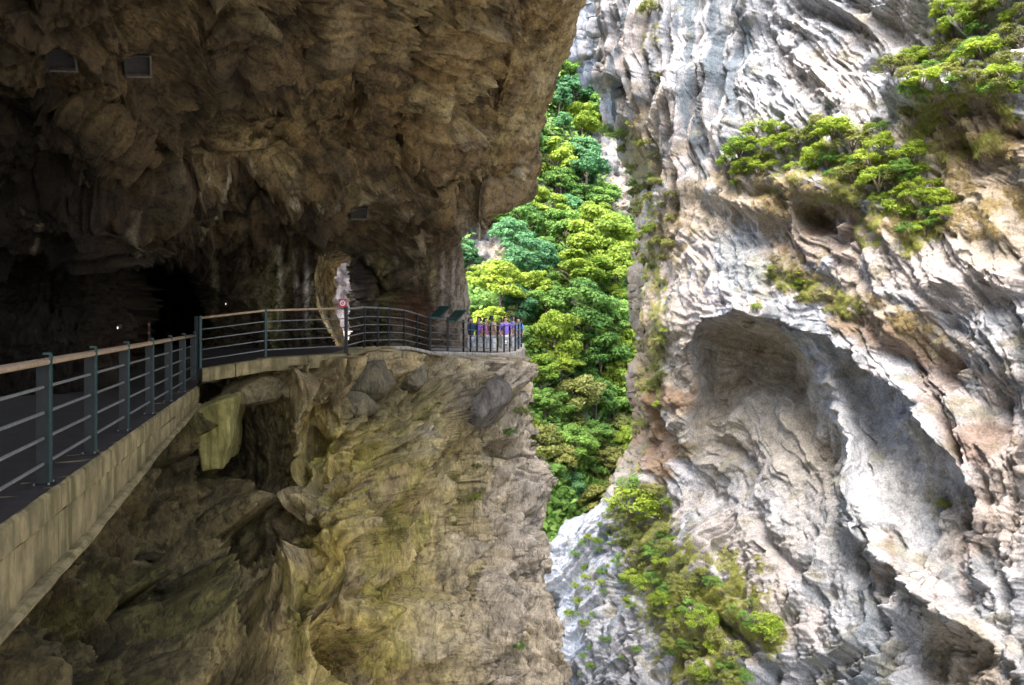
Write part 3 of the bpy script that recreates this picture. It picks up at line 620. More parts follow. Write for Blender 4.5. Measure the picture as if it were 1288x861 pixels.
# right wall behind the viewpoint
gy, gz = np.meshgrid(np.linspace(-40, 13, 70), np.linspace(-32, 22, 80), indexing='ij')
hp = np.stack([19.5 + 0 * gy + (gy < 0) * gy * .06, gy, gz], -1); hp[..., 0] -= fbm(hp * .3, 4, 100) * 1.2
tag(grid_obj("cliff", hp, M['marble'], np.ones(hp.shape) * np.array([.5, .5, .5])), "pale cliff wall carried on beside the viewpoint", None, None, 'structure')
# gorge floor
gx, gy = np.meshgrid(np.linspace(-60, 80, 90), np.linspace(-60, 160, 110), indexing='ij')
gz = -30 + .9 * fbm(np.stack([gx * .2, gy * .2, gx * 0], -1), 3, 110) + ss(40, 120, gy) * 8
tag(grid_obj("ground", np.stack([gx, gy, gz], -1), M['far_rock'], np.ones(gx.shape + (3,)) * np.array([.36, .36, .35])), "boulder bed of the gorge floor", None, None, 'structure')

# =================================================================== FAR WOODED SLOPE
vg, ug = np.meshgrid(edges([(-420, -20, 30), (-20, 760, 300), (760, 1100, 20)]), np.linspace(420, 900, 230), indexing='ij')
Ds = hermite([-700, 0, 100, 200, 300, 400, 500, 600, 700, 1100], [128, 112, 104, 95, 86, 76, 67, 60, 55, 42], vg)
Ds = Ds + 6 * blob(ug, vg, 615, 300, 30, 60) - 5 * blob(ug, vg, 765, 330, 60, 130, 20) + 5 * np.sin((ug - 700) * .02) 
Ds0 = Ds.copy(); SL_U, SL_V = ug, vg
ps = unproj(ug, vg, Ds); wrp = np.stack([fbm(ps * .08, 3, 81), fbm(ps * .08, 3, 82), fbm(ps * .08, 3, 83)], -1)
ds = 2.0 * fbm(ps * .12 + wrp, 4, 84) + 1.2 * facets(ps * .35 + wrp, 11)[0] + .5 * ridged(ps * .7, 3, 85)
ps[..., 1] -= ds
nA = fbm(ps * .15, 4, 86); nB = fbm(ps * .5, 4, 87)
cs = np.ones(ps.shape) * np.array([.22, .20, .18]); cs = mixc(cs, ss(-.1, .5, nB), (.14, .145, .15)); cs = mixc(cs, ss(.1, .5, -nB) * .6, (.26, .2, .13))
rockz = np.clip(sum(blob(ug, vg, *b_) for b_ in ((760, 190, 26, 34, 0, 3), (783, 240, 22, 40, 0, 3), (612, 305, 30, 40, 0, 3), (702, 268, 14, 18, 0, 3), (760, 100, 20, 30, 0, 3), (770, 570, 26, 40, 0, 3))), 0, 1)
cs = mixc(cs, (1 - rockz) * ss(-.6, .1, nA) * .85, (.10, .13, .04))
SLOPE = grid_obj("hillside", ps, M['far_rock'], cs)
tag(SLOPE, "steep wooded hillside closing the far end of the gorge", None, None, 'structure')
SL_P, SL_UV = ps, proj(ps)

# =================================================================== VEGETATION
def leaf_mesh(name, cents, dirs, sizes, mat, rnd, asp=.55, droop=.25):
    """many small bent leaf sprays"""
    n = len(cents); r = RNG.normal(size=(n, 3)); dirs = dirs / np.linalg.norm(dirs, axis=1)[:, None]
    a_ = np.cross(dirs, r); a_ /= np.linalg.norm(a_, axis=1)[:, None] + 1e-9; b_ = np.cross(dirs, a_)
    s = sizes[:, None]
    v0 = cents - a_ * s; v1 = cents + b_ * s * asp + dirs * s * .12; v2 = cents + a_ * s - dirs * s * droop; v3 = cents - b_ * s * asp + dirs * s * .12
    vs = np.stack([v0, v1, v2, v3], 1).reshape(-1, 3)
    me = bpy.data.meshes.new(name); me.vertices.add(4 * n); me.vertices.foreach_set("co", vs.ravel().astype(np.float32))
    fi = np.arange(4 * n).reshape(n, 4); tri = np.stack([fi[:, [0, 1, 3]], fi[:, [1, 2, 3]]], 1).reshape(-1, 3)
    me.loops.add(tri.size); me.loops.foreach_set("vertex_index", tri.ravel().astype(np.int32))
    me.polygons.add(len(tri)); me.polygons.foreach_set("loop_start", np.arange(0, tri.size, 3, dtype=np.int32)); me.polygons.foreach_set("loop_total", np.full(len(tri), 3, np.int32))
    me.update(calc_edges=True)
    at = me.attributes.new("leaf", 'FLOAT', 'POINT'); at.data.foreach_set("value", np.repeat(rnd, 4).astype(np.float32))
    me.materials.append(mat); return me
def crown_mesh(mat, seed, lobes=30, per=190, flat=.55, leaf=.062):
    g = np.random.default_rng(seed); C, Dn, Z, Rn = [], [], [], []
    for k in range(lobes):
        th = g.uniform(0, 2 * np.pi); ph = g.uniform(-.35, 1); rad = g.uniform(.45, .82)
        c = np.array([math.cos(th) * rad * math.sqrt(max(0, 1 - ph * ph * .8)), math.sin(th) * rad * math.sqrt(max(0, 1 - ph * ph * .8)), ph * .75])
        r = g.uniform(.2, .36); tone = g.uniform(0, .55); n = int(per * (r / .28) ** 2)
        d = g.normal(size=(n, 3)); d[:, 2] = d[:, 2] * .8 + .45; d /= np.linalg.norm(d, axis=1)[:, None]
        q = c + d * np.array([1, 1, flat]) * r * g.uniform(.55, 1.08, n)[:, None]
        C.append(q); dd = d * .7 + g.normal(size=(n, 3)) * .45 + np.array([0, 0, .55]); Dn.append(dd); Z.append(g.uniform(.55, 1.25, n) * leaf); Rn.append(np.clip(tone + g.uniform(0, .45, n), 0, 1))
    return leaf_mesh("crown", np.concatenate(C), np.concatenate(Dn), np.concatenate(Z), mat, np.concatenate(Rn))
def trunk_mesh(seed):
    g = random.Random(seed); b = MB(); p0 = Vector((0, 0, -1.7)); lean = Vector((g.uniform(-.2, .2), g.uniform(-.2, .2), 0))
    top = Vector((0, 0, .1)) + lean
    b.tube([p0, p0.lerp(top, .5) + Vector((g.uniform(-.06, .06), 0, 0)), top], [.085, .06, .04], 6)
    for k in range(7):
        s = p0.lerp(top, g.uniform(.55, 1)); a_ = g.uniform(0, 6.28); e_ = s + Vector((math.cos(a_) * .6, math.sin(a_) * .6, g.uniform(.2, .6)))
        b.tube([s, s.lerp(e_, .5) + Vector((0, 0, .06)), e_], [.032, .02, .008], 5)
    return b.mesh("trunk", M['bark'], True)
TRUNKS = [trunk_mesh(k) for k in range(4)]
CROWNS = {s: [crown_mesh(M[m_], 100 + 10 * i + k) for k in range(4)] for i, (s, m_) in enumerate((('bright', 'leaf_bright'), ('mid', 'leaf_mid'), ('dark', 'leaf_dark'), ('olive', 'leaf_olive')))}
def tree(u, v, rpx, sp, label, group=None, k=None, D=None):
    """crown centred near (u, v)"""
    D0 = D or float(depth_at_slope(u, v + rpx * .9)); rad = rpx / F * D0
    pos = V(u, v, D0 - rad * .8)
    t = empty("tree", pos - Vector((0, 0, rad * 1.7)), random.uniform(0, 6.28))
    tag(t, label, 'tree', group); k = random.randrange(4) if k is None else k
    c = child("crown", CROWNS[sp][k], t, (0, 0, rad * 1.7)); s = rad * 1.25; c.scale = (s * random.uniform(.85, 1.25), s, s * random.uniform(.75, 1.2)); c.rotation_euler = (random.uniform(-.25, .25), random.uniform(-.25, .25), 0)
    tr = child("trunk", TRUNKS[k], t, (0, 0, rad * 1.7)); tr.scale = (s, s, s)
    return t
def depth_at_slope(u, v):
    i = np.argmin((SL_UV[0] - u) ** 2 + (SL_UV[1] - v) ** 2); return SL_P.reshape(-1, 3)[i, 1]
hero = [(632, 358, 34, 'bright', "broad yellow-green tree just beyond the end of the railing"),
        (650, 385, 26, 'dark', "dark tree crown tucked under the broad yellow-green tree beyond the railing"),
        (752, 300, 34, 'bright', "bright light-green tree topping the wooded rib in mid-gorge"),
        (728, 345, 32, 'bright', "bright green tree directly below the one that tops the wooded rib"),
        (775, 335, 28, 'bright', "light-green tree against the tan edge of the marble cliff"),
        (735, 392, 34, 'mid', "rounded mid-green tree in the middle of the wooded rib"),
        (770, 400, 28, 'mid', "mid-green tree leaning on the left edge of the marble cliff"),
        (690, 385, 26, 'mid', "mid-green tree right of the broad yellow-green tree"),
        (700, 430, 28, 'bright', "yellow-green tree hanging right of the railing's end"),
        (752, 450, 32, 'mid', "large green tree low on the wooded rib"),
        (680, 470, 24, 'bright', "bright bush-like tree below the corner of the railing"),
        (725, 500, 26, 'olive', "olive tree above the narrow gap of the gorge"),
        (770, 505, 28, 'mid', "green tree beside the brown ledge at the cliff's foot"),
        (722, 560, 22, 'mid', "mid-green tree squeezed between the left cliff's edge and the brown ledge"),
        (745, 600, 22, 'mid', "green bushy tree above the pale rubble slope"),
        (715, 615, 18, 'dark', "dark green tree directly above the white rubble beside the left cliff"),
        (765, 575, 20, 'olive', "olive tree under the brown ledge at the cliff's foot"),
        (790, 615, 20, 'mid', "green tree just above the bush that crowns the mossy spur"),
        (724, 118, 20, 'dark', "dark tree high up beside the tip of the overhang"),
        (700, 205, 24, 'bright', "sunny green tree growing beside the overhang's edge"),
        (735, 215, 26, 'dark', "dark spreading tree left of the bare pale rock patch"),
        (640, 268, 22, 'mid', "green tree just under the lip of the overhang"),
        (672, 330, 26, 'dark', "blue-green tree left of the bright wooded rib"),
        (800, 640, 26, 'bright', "bright green bushy tree at the top of the mossy spur")]
for i, h_ in enumerate(hero):
    if i == len(hero) - 1: continue
    tree(*h_[:4], h_[4])
g = random.Random(5); placed = [(h_[0], h_[1], h_[2]) for h_ in hero]; cnt = 0
for k in range(4000):
    if cnt > 150: break
    u = g.uniform(575, 815); v = g.uniform(20, 640); rpx = g.uniform(13, 24) * (.75 if v < 150 else 1)
    if blob(np.array(u), np.array(v), 762, 190, 24, 36, 0, 4) > .35 or blob(np.array(u), np.array(v), 786, 245, 18, 38, 0, 4) > .35 or blob(np.array(u), np.array(v), 610, 305, 26, 34, 0, 4) > .4 or blob(np.array(u), np.array(v), 702, 270, 10, 14, 0, 4) > .4: continue
    if v < 120 and u > 745: continue
    if min(math.hypot(u - a_, v - b_) / (rpx + c_) for a_, b_, c_ in placed) < .52: continue
    placed.append((u, v, rpx)); cnt += 1
    if v < 270 or u < 690 and v < 340: sp = g.choice(['dark', 'dark', 'mid', 'dark', 'mid', 'bright'])
    elif v > 500: sp = g.choice(['mid', 'olive', 'bright', 'mid'])
    else: sp = g.choice(['bright', 'bright', 'mid', 'mid', 'olive'])
    zone, grp = (("%s tree in the upper forest", "trees of the upper far forest") if v < 270 else ("%s tree in the wooded rib", "trees of the wooded rib") if v < 480 else ("%s tree low in the gap", "trees low in the gorge gap"))
    w_ = {'bright': 'yellow-green', 'mid': 'mid-green', 'dark': 'blue-green', 'olive': 'olive'}[sp]
    side = "left" if u < 670 else "right" if u > 745 else "middle"; lev = int((v - 20) // 70)
    lev = ["topmost", "second", "third", "fourth", "fifth", "sixth", "seventh", "eighth", "lowest"][min(lev, 8)]
    tree(u, v, rpx, sp, zone % (("small " if rpx < 18 else "broad ") + w_) + ", %s side, %s tier from the top" % (side, lev), w_ + " " + grp)

# undergrowth: uncountable low leaves on the hillside
def scatter_on(PP, UV, mask, n, lift=.0):
    idx = np.flatnonzero(mask.ravel()); idx = idx[RNG.integers(0, len(idx), n)]
    return idx
Uu, Vv = SL_UV
mk = (Uu > 560) & (Uu < 840) & (Vv > -10) & (Vv < 720) & (rockz < .4) & (nA > -.35)
idx = scatter_on(SL_P, SL_UV, mk, 52000); c = SL_P.reshape(-1, 3)[idx] + RNG.normal(size=(len(idx), 3)) * np.array([.5, .3, .5]) + np.array([0, -.4, .2])
me = leaf_mesh("undergrowth", c, RNG.normal(size=c.shape) * .5 + np.array([0, -.6, .7]), RNG.uniform(.18, .42, len(c)), M['leaf_mid'], np.clip(nB.ravel()[idx] * .8 + .4 + RNG.uniform(-.2, .2, len(c)), 0, 1))
o = bpy.data.objects.new("undergrowth", me); COL.objects.link(o); tag(o, "low green undergrowth matting the far hillside", 'undergrowth', None, 'stuff')

def shrub_mesh(mat, seed):
    return crown_mesh(mat, seed, 24, 75, .85, .07)
def tuft_mesh(mat, seed, n=70):
    g = np.random.default_rng(seed); me = bpy.data.meshes.new("blades"); vs = []; fs = []; rn = []
    for k in range(n):
        a_ = g.uniform(0, 6.28); l = g.uniform(.5, 1.0); o_ = np.array([math.cos(a_), math.sin(a_), 0]); s = np.array([-math.sin(a_), math.cos(a_), 0]) * .025
        b0 = o_ * g.uniform(0, .18); m1 = b0 + o_ * l * .35 + np.array([0, 0, l * .42]); m2 = b0 + o_ * l * .8 + np.array([0, 0, l * .22]); m3 = b0 + o_ * l * 1.0 + np.array([0, 0, -l * .35])
        i = len(vs); vs += [b0 - s, b0 + s, m1 - s, m1 + s, m2 - s * .8, m2 + s * .8, m3]; fs += [(i, i+1, i+3, i+2), (i+2, i+3, i+5, i+4), (i+4, i+5, i+6)]; rn += [g.uniform(0, 1)] * 7
    me.from_pydata([tuple(x) for x in vs], [], fs); at = me.attributes.new("leaf", 'FLOAT', 'POINT'); at.data.foreach_set("value", np.array(rn, np.float32)); me.materials.append(mat); return me
SHR = {s: [shrub_mesh(M[m_], 300 + 10 * i + k) for k in range(3)] for i, (s, m_) in enumerate((('bright', 'leaf_bright'), ('mid', 'leaf_mid'), ('olive', 'leaf_olive')))}
TUF = {s: [tuft_mesh(M[m_], 400 + 10 * i + k) for k in range(3)] for i, (s, m_) in enumerate((('grass', 'grass'), ('brown', 'grass_brown')))}
stem_b = MB()
for k in range(6):
    a_ = k * 1.05; stem_b.tube([(0, 0, -.75), (math.cos(a_) * .2, math.sin(a_) * .2, -.2), (math.cos(a_) * .5, math.sin(a_) * .5, .3)], [.05, .035, .012], 5)
STEM = stem_b.mesh("stem", M['bark'], True)
def shrub(PP, UV, NN, u, v, rpx, sp, label, group=None, out=.3):
    q, k = surf_point(PP, UV, u, v); n = Vector(NN.reshape(-1, 3)[k]); rad = rpx / F * q.y
    t = empty("shrub", q + Vector((0, 0, 0)), random.uniform(0, 6.28)); tag(t, label, 'shrub', group)
    off = (n * rad * out + Vector((0, 0, rad * .25))); off = Matrix.Rotation(-t.rotation_euler.z, 3, 'Z') @ off
    c = child("foliage", SHR[sp][random.randrange(3)], t, off); c.scale = (rad * random.uniform(1.1, 1.5), rad * random.uniform(1.1, 1.5), rad * random.uniform(.7, 1.0))
    s = child("stem", STEM, t, off); s.scale = (rad,) * 3
    return t
def fill_patch(PP, UV, NN, poly, n, rlo, rhi, sps, label, group, seed):
    g = random.Random(seed); lo = 0; us_ = [a_ for a_, b_ in poly]; vs2 = [b_ for a_, b_ in poly]; done = []
    tries = 0
    while lo < n and tries < 5000:
        tries += 1; u = g.uniform(min(us_), max(us_)); v = g.uniform(min(vs2), max(vs2))
        ins = False
        for i in range(len(poly)):
            (x1, y1), (x2, y2) = poly[i], poly[i - 1]
            if (y1 > v) != (y2 > v) and u < (x2 - x1) * (v - y1) / (y2 - y1) + x1: ins = not ins
        r = g.uniform(rlo, rhi)
        if not ins or any(math.hypot(u - a_, v - b_) < (r + c_) * .45 for a_, b_, c_ in done): continue
        done.append((u, v, r)); lo += 1
        cu_, cv_ = (min(us_) + max(us_)) / 2, (min(vs2) + max(vs2)) / 2; wd_ = (max(us_) - min(us_)) / 6
        pos_ = ("upper" if v < cv_ else "lower") + (" left" if u < cu_ - wd_ else " right" if u > cu_ + wd_ else " middle"); size_ = "large " if r > (rlo + rhi) / 2 else "small "
        lab_ = size_ + label + ", " + pos_ + " part"
        sp = g.choice(sps); w_ = {'bright': 'bright green', 'mid': 'dark green', 'olive': 'olive green'}[sp]
        shrub(PP, UV, NN, u, v, r, sp, lab_ % w_, w_ + " " + group)
RP = (RIGHT_P, RIGHT_UV, RIGHT_N)
for u, v, r, sp, lb in [(935, 195, 20, 'bright', "bright shrub at the left end of the upper ledge on the marble cliff"), (1052, 170, 22, 'bright', "vivid green shrub in the middle of the upper ledge on the marble cliff"),
        (1110, 232, 22, 'bright', "green shrub drooping from the right end of the upper ledge"), (1150, 80, 18, 'bright', "small bright shrub where the top-right thicket begins"),
        (1215, 30, 22, 'bright', "upright light-green shrub at the top edge above the marble cliff"), (1242, 70, 22, 'bright', "bright green shrub in the top-right corner thicket"),
        (965, 795, 22, 'bright', "round bright green bush alone near the bottom crack of the cliff"), (800, 645, 28, 'bright', "bright green bush crowning the mossy spur between the cliffs"),
        (1190, 638, 10, 'olive', "small olive tuft shrub alone on the grey marble right of the grotto"), (952, 388, 8, 'bright', "tiny yellow-green bush on the lip of the grotto"),
        (820, 15, 14, 'olive', "yellow-green shrub in the high cleft of the fluted cliff"), (975, 340, 8, 'olive', "tiny olive bush above the grotto lip")]:
    shrub(*RP, u, v, r, sp, lb)
fill_patch(*RP, [(910, 200), (960, 165), (1050, 150), (1130, 165), (1185, 240), (1190, 300), (1150, 300), (1100, 245), (1000, 215), (930, 235)], 60, 8, 19, ['bright', 'bright', 'bright', 'olive', 'mid'], "%s shrub packed on the cliff's upper ledge", "shrubs of the upper ledge", 1)
fill_patch(*RP, [(1120, 85), (1180, 60), (1190, 5), (1288, 0), (1295, 120), (1230, 130), (1150, 125)], 58, 8, 18, ['bright', 'bright', 'olive', 'olive', 'mid'], "%s shrub in the thicket at the top right corner", "shrubs of the corner thicket", 2)
fill_patch(*RP, [(770, 600), (830, 620), (860, 700), (900, 760), (950, 861), (880, 861), (820, 790), (790, 720)], 52, 8, 16, ['olive', 'olive', 'mid', 'bright'], "%s bush on the mossy spur at the cliff foot", "bushes of the mossy spur", 3)
fill_patch(*RP, [(700, 690), (790, 640), (810, 861), (730, 861)], 40, 3, 7, ['mid', 'bright'], "%s sprig in the white rubble at the gorge foot", "tiny plants in the white rubble", 4)
fill_patch(*RP, [(800, 240), (850, 250), (850, 330), (805, 330)], 8, 7, 12, ['olive'], "%s bush on the tan corner of the cliff", "bushes of the tan cliff corner", 5)
fill_patch(*RP, [(760, 170), (800, 160), (812, 240), (790, 250)], 7, 7, 13, ['olive', 'mid'], "%s bush beside the fluted cliff's left edge", "bushes left of the fluted cliff", 6)
fill_patch(*RP, [(890, 700), (960, 760), (990, 800), (940, 800), (880, 740)], 10, 6, 11, ['olive', 'mid'], "%s bush scattered above the bottom crack of the cliff", "bushes above the bottom crack", 7)
fill_patch(*RP, [(790, 150), (822, 170), (842, 300), (840, 420), (830, 560), (800, 560), (805, 400), (800, 280)], 34, 5, 10, ['olive', 'bright', 'olive'], "%s tuft bush along the marble cliff's left edge", "bushes along the cliff's left edge", 8)
fill_patch(*RP, [(950, 330), (1010, 345), (1100, 400), (1060, 400), (970, 365)], 14, 4, 8, ['olive', 'bright'], "%s tuft bush on the grotto's upper lip", "bushes on the grotto lip", 9)
LP = (LEFT_P, LEFT_UV, LEFT_N)
for u, v, r, sp, lb in [(592, 625, 7, 'bright', "small fern-like bush in the cleft below the far walkway"), (655, 520, 9, 'bright', "yellow-green bush on the grey rock below the railing corner"), (640, 545, 8, 'mid', "small green bush hanging under the yellow-green one on grey rock"),
        (650, 815, 7, 'mid', "small green plant low on the left cliff's stacked slabs"), (690, 560, 7, 'bright', "tiny bush at the outer edge of the left cliff"), (598, 585, 6, 'olive', "tiny olive bush in the cleft of the left cliff")]:
    shrub(*LP, u, v, r, sp, lb, None, .3)

def grass_mass(name, label, PP, UV, NN, blobs, n, size, sp, seed, down=.5):
    g = np.random.default_rng(seed); src = TUF[sp][0]
    w_ = sum(blob(UV[0], UV[1], *b_) for b_ in blobs); w_ = np.where((PP[..., 1] > 1), w_, 0) * (UV[0] < 1330)
    pr_ = (w_ * (w_ > .3) * ss(-.1, .25, fbm(PP * .9, 3, 150 + seed))).ravel(); pr_ /= pr_.sum(); idx = g.choice(len(pr_), n, p=pr_)
    vs = np.empty(len(src.vertices) * 3, np.float32); src.vertices.foreach_get("co", vs); vs = vs.reshape(-1, 3)
    rn0 = np.empty(len(src.vertices), np.float32); src.attributes["leaf"].data.foreach_get("value", rn0)
    faces = [tuple(p_.vertices) for p_ in src.polygons][:60]; used = max(max(f) for f in faces) + 1; vs = vs[:used]; rn0 = rn0[:used]
    A_, Fc, Rr = [], [], []
    for j, i in enumerate(idx):
        q = PP.reshape(-1, 3)[i]; nn_ = NN.reshape(-1, 3)[i]; s = size * g.uniform(.5, 1.3); t = g.uniform(0, 6.28)
        m_ = np.array([[math.cos(t), -math.sin(t), 0], [math.sin(t), math.cos(t), 0], [0, 0, 1]]); zx = nn_ * .8 + np.array([0, 0, .35]); zx /= np.linalg.norm(zx)
        xx_ = np.cross([0, 0, 1], zx); xx_ /= np.linalg.norm(xx_) + 1e-6; yx = np.cross(zx, xx_); B_ = np.stack([xx_, yx, zx], 0)
        w3 = (vs @ m_.T) @ B_ * s; w3[:, 2] -= down * s * (vs[:, 0] ** 2 + vs[:, 1] ** 2)
        A_.append(w3 + q); Rr.append(np.clip(rn0 * .6 + g.uniform(0, .4), 0, 1))
    A_ = np.concatenate(A_); me = bpy.data.meshes.new(name)
    fa = np.array([f if len(f) == 4 else f + (-1,) for f in faces]); tri = []
    for f in faces: tri += [(f[0], f[1], f[2])] + ([(f[0], f[2], f[3])] if len(f) == 4 else [])
    tri = np.array(tri); tri = (tri[None] + (np.arange(n) * used)[:, None, None]).reshape(-1, 3)
    me.vertices.add(len(A_)); me.vertices.foreach_set("co", A_.ravel().astype(np.float32)); me.loops.add(tri.size); me.loops.foreach_set("vertex_index", tri.ravel().astype(np.int32))
    me.polygons.add(len(tri)); me.polygons.foreach_set("loop_start", np.arange(0, tri.size, 3, dtype=np.int32)); me.polygons.foreach_set("loop_total", np.full(len(tri), 3, np.int32)); me.update(calc_edges=True)
    at = me.attributes.new("leaf", 'FLOAT', 'POINT'); at.data.foreach_set("value", np.concatenate(Rr)); me.materials.append(src.materials[0])
    o = bpy.data.objects.new(name, me); COL.objects.link(o); tag(o, label, 'grass', None, 'stuff')
grass_mass("grass", "yellow-green grass clinging to the ledges of the marble cliff", *RP,
           [(1210, 150, 80, 50, 0, 3), (1040, 215, 110, 40, 10, 3), (1130, 290, 50, 30, 0, 3), (850, 760, 60, 90, -30, 3), (805, 250, 24, 80, 0, 3), (820, 340, 20, 90, 0, 3), (815, 470, 18, 60, 0, 3), (1040, 375, 70, 14, 20, 3), (920, 740, 50, 50, 30, 3), (765, 560, 30, 50, 0, 3), (820, 50, 12, 60, 0, 3)], 4600, .22, 'grass', 1, .15)
grass_mass("grass", "olive grass and moss covering the spur at the cliff foot", *RP, [(840, 720, 50, 60, -30, 3), (880, 800, 60, 70, -30, 3), (800, 640, 40, 40, 0, 3), (760, 560, 50, 50, 0, 3), (950, 790, 40, 30, 30, 3)], 3400, .2, 'grass', 5, .15)
grass_mass("grass", "brown dry grass hanging under the ledges of the marble cliff", *RP,
           [(1230, 180, 80, 45, 0, 3), (1000, 240, 100, 30, 10, 3), (1150, 270, 50, 30, 0, 3), (830, 300, 40, 50, 0, 3), (1130, 400, 60, 14, 25, 3), (1250, 260, 50, 40, 0, 3), (1000, 330, 40, 14, 20, 3)], 2600, .2, 'brown', 2, .2)

# =================================================================== WALKWAY
RA, RB2 = -3.99, -.30
def rx(y): return RA + RB2 * (y - 6.3)
def EX(y, out=0., z=0.):       # point on the near railing line, 'out' metres towards the gorge
    k = 1 / math.hypot(1, RB2); return Vector((rx(y) + out * k, y + out * (-RB2) * k, z))
path2 = [(252, 463, 16.0), (334, 450, 16.9), (435, 444, 17.9), (458, 437, 19.5), (475, 436, 20.2), (489, 435, 21.0), (508, 435, 22.0), (524, 438, 22.8), (541, 442, 23.6), (563, 442.5, 24.8), (583, 443, 26.0), (600, 443.5, 27.2), (617, 444, 28.2), (634, 443.5, 29.0), (648, 442, 29.6), (656, 437, 31.0), (655, 432, 33)]
W2 = [V(*q) for q in path2]
# floor
fl = []
ys = np.linspace(-20, 15.6, 40)
for y in ys: fl.append((EX(y, .055), 0.012))
for q in W2: fl.append((Vector((q.x + .1, q.y - .1, 0)), q.z - .02))
rows = []
for a_, z in fl:
    rows.append([(a_.x - d_, a_.y + (.25 * d_ if a_.y > 15.7 else 0), z - (.0 if d_ < 5 else 0)) for d_ in (0, .3, 1, 2, 3.5, 5, 8, 14)])
fg = np.array(rows)
tag(grid_obj("walkway", fg, M['paving'], None), "dark road surface of the walkway under the overhang", None, None, 'structure')
# pale paving of the outer corner
b = MB(); ps_ = [V(541, 441, 23.7), V(583, 442, 26.1), V(634, 442.5, 29.1), V(655, 434, 32.6), V(640, 428, 36), V(600, 430, 34), V(540, 432, 30)]
b.add([q + Vector((0, 0, .02)) for q in ps_], [tuple(range(7))]).build("walkway", M['pale_paving'])
tag(bpy.data.objects["walkway.001"], "pale concrete walkway on the sunlit outer corner", None, None, 'structure')
# road beyond the opening
b = MB(); b.add([V(370, 416, 34), V(470, 416, 34), V(470, 447, 21.5), V(400, 447, 21.5)], [(0, 1, 2, 3)]).build("road", M['pale_paving'])
tag(bpy.data.objects["road"], "pale road seen through the opening in the pillar", None, None, 'structure')

# edge beam with slab band and formwork panels
beam = empty("edge_beam", EX(5)); tag(beam, "weathered concrete edge beam carrying the near walkway and railing", 'concrete beam')
zb = lambda y: float(np.interp(y, [-8, 5.25, 7.2, 8.86, 10.85, 14, 16], [-.72, -.68, -.68, -.61, -.51, -.43, -.36]))
def strip(y0, y1, prof_fn, n=8, seed=0):
    """swept profile between two stations, rough edges"""
    g = random.Random(seed); rows = []
    for i in range(n + 1):
        y = y0 + (y1 - y0) * i / n; rows.append([EX(y, o_ + (g.uniform(-.008, .008) if 0 < i < n else 0), z_ + g.uniform(-.008, .008)) - beam.location for o_, z_ in prof_fn(y)])
    m_ = len(rows[0]); b = MB(); vs = [q for r_ in rows for q in r_]; fs = []
    for i in range(n):
        for k in range(m_): k2 = (k + 1) % m_; fs.append((i*m_+k, i*m_+k2, (i+1)*m_+k2, (i+1)*m_+k))
    fs += [tuple(range(m_)), tuple((n*m_ + k) for k in range(m_ - 1, -1, -1))]; return b.add(vs, fs)
ystops = [-8, -5, -2.5, 0, 1.6, 3.0, 4.2, 5.2, 6.2, 7.1, 8.1, 9.0, 10.1, 11.3, 12.6, 14.0, 15.7]
for i in range(len(ystops) - 1):
    y0, y1 = ystops[i], ystops[i + 1] - .006; e1 = .09 + random.uniform(-.012, .012); e2 = .065 + random.uniform(-.015, .015)
    strip(y0, y1, lambda y: [(-.25, .007), (e1 - .03, .007), (e1, -.02), (e1, -.22), (e1 - .02, -.24), (-.25, -.24)], 8, i).build("slab_edge", M['concrete'], beam)
    strip(y0 + .05, y1 + .05, lambda y: [(-.1, -.25), (e2, -.25), (e2, zb(y) + .02), (-.1, zb(y) + .02)], 8, i + 50).build("formwork_panel", M['concrete'], beam)
strip(-8, 15.6, lambda y: [(-.1, zb(y) + .015), (.11, zb(y) + .015), (.15, zb(y) - .01), (.13, zb(y) - .06 - .0 * y), (-.1, zb(y) - .07)], 90, 99).build("bottom_lip", M['concrete'], beam)
strip(-8, 15.6, lambda y: [(-2.5, -.1), (-.26, -.03), (-.26, -.25), (-.11, zb(y)), (-2.5, zb(y) + .1)], 40, 98).build("slab_core", M['concrete_dark'], beam)
# mossy bracket under the joint of the two railings
bk = empty("bracket", V(272, 548, 15.7)); tag(bk, "yellow mossy concrete bracket below the joint of the two railings", 'concrete bracket')
b = MB(); q0 = bk.location
cs_ = [V(247, 512, 15.6), V(294, 497, 15.6), V(283, 590, 15.7), V(252, 592, 15.7)]
vs = [q - q0 for q in cs_] + [q - q0 + Vector((-.5, 2.2, 0)) for q in cs_]
b.add(vs, [(0, 1, 2, 3), (7, 6, 5, 4), (0, 4, 5, 1), (1, 5, 6, 2), (2, 6, 7, 3), (3, 7, 4, 0)])
me = b.mesh("block", M['moss_concrete'], False, .05)
bm = bmesh.new(); bm.from_mesh(me); bmesh.ops.subdivide_edges(bm, edges=list(bm.edges), cuts=5, use_grid_fill=True)
for q_ in bm.verts: q_.co += Vector([mnoise.noise(q_.co * 2.3 + Vector((k_ * 9, 0, 0))) * .09 + mnoise.noise(q_.co * 8 + Vector((k_ * 9, 5, 0))) * .025 for k_ in range(3)])
bm.to_mesh(me); bm.free(); child("block", me, bk)
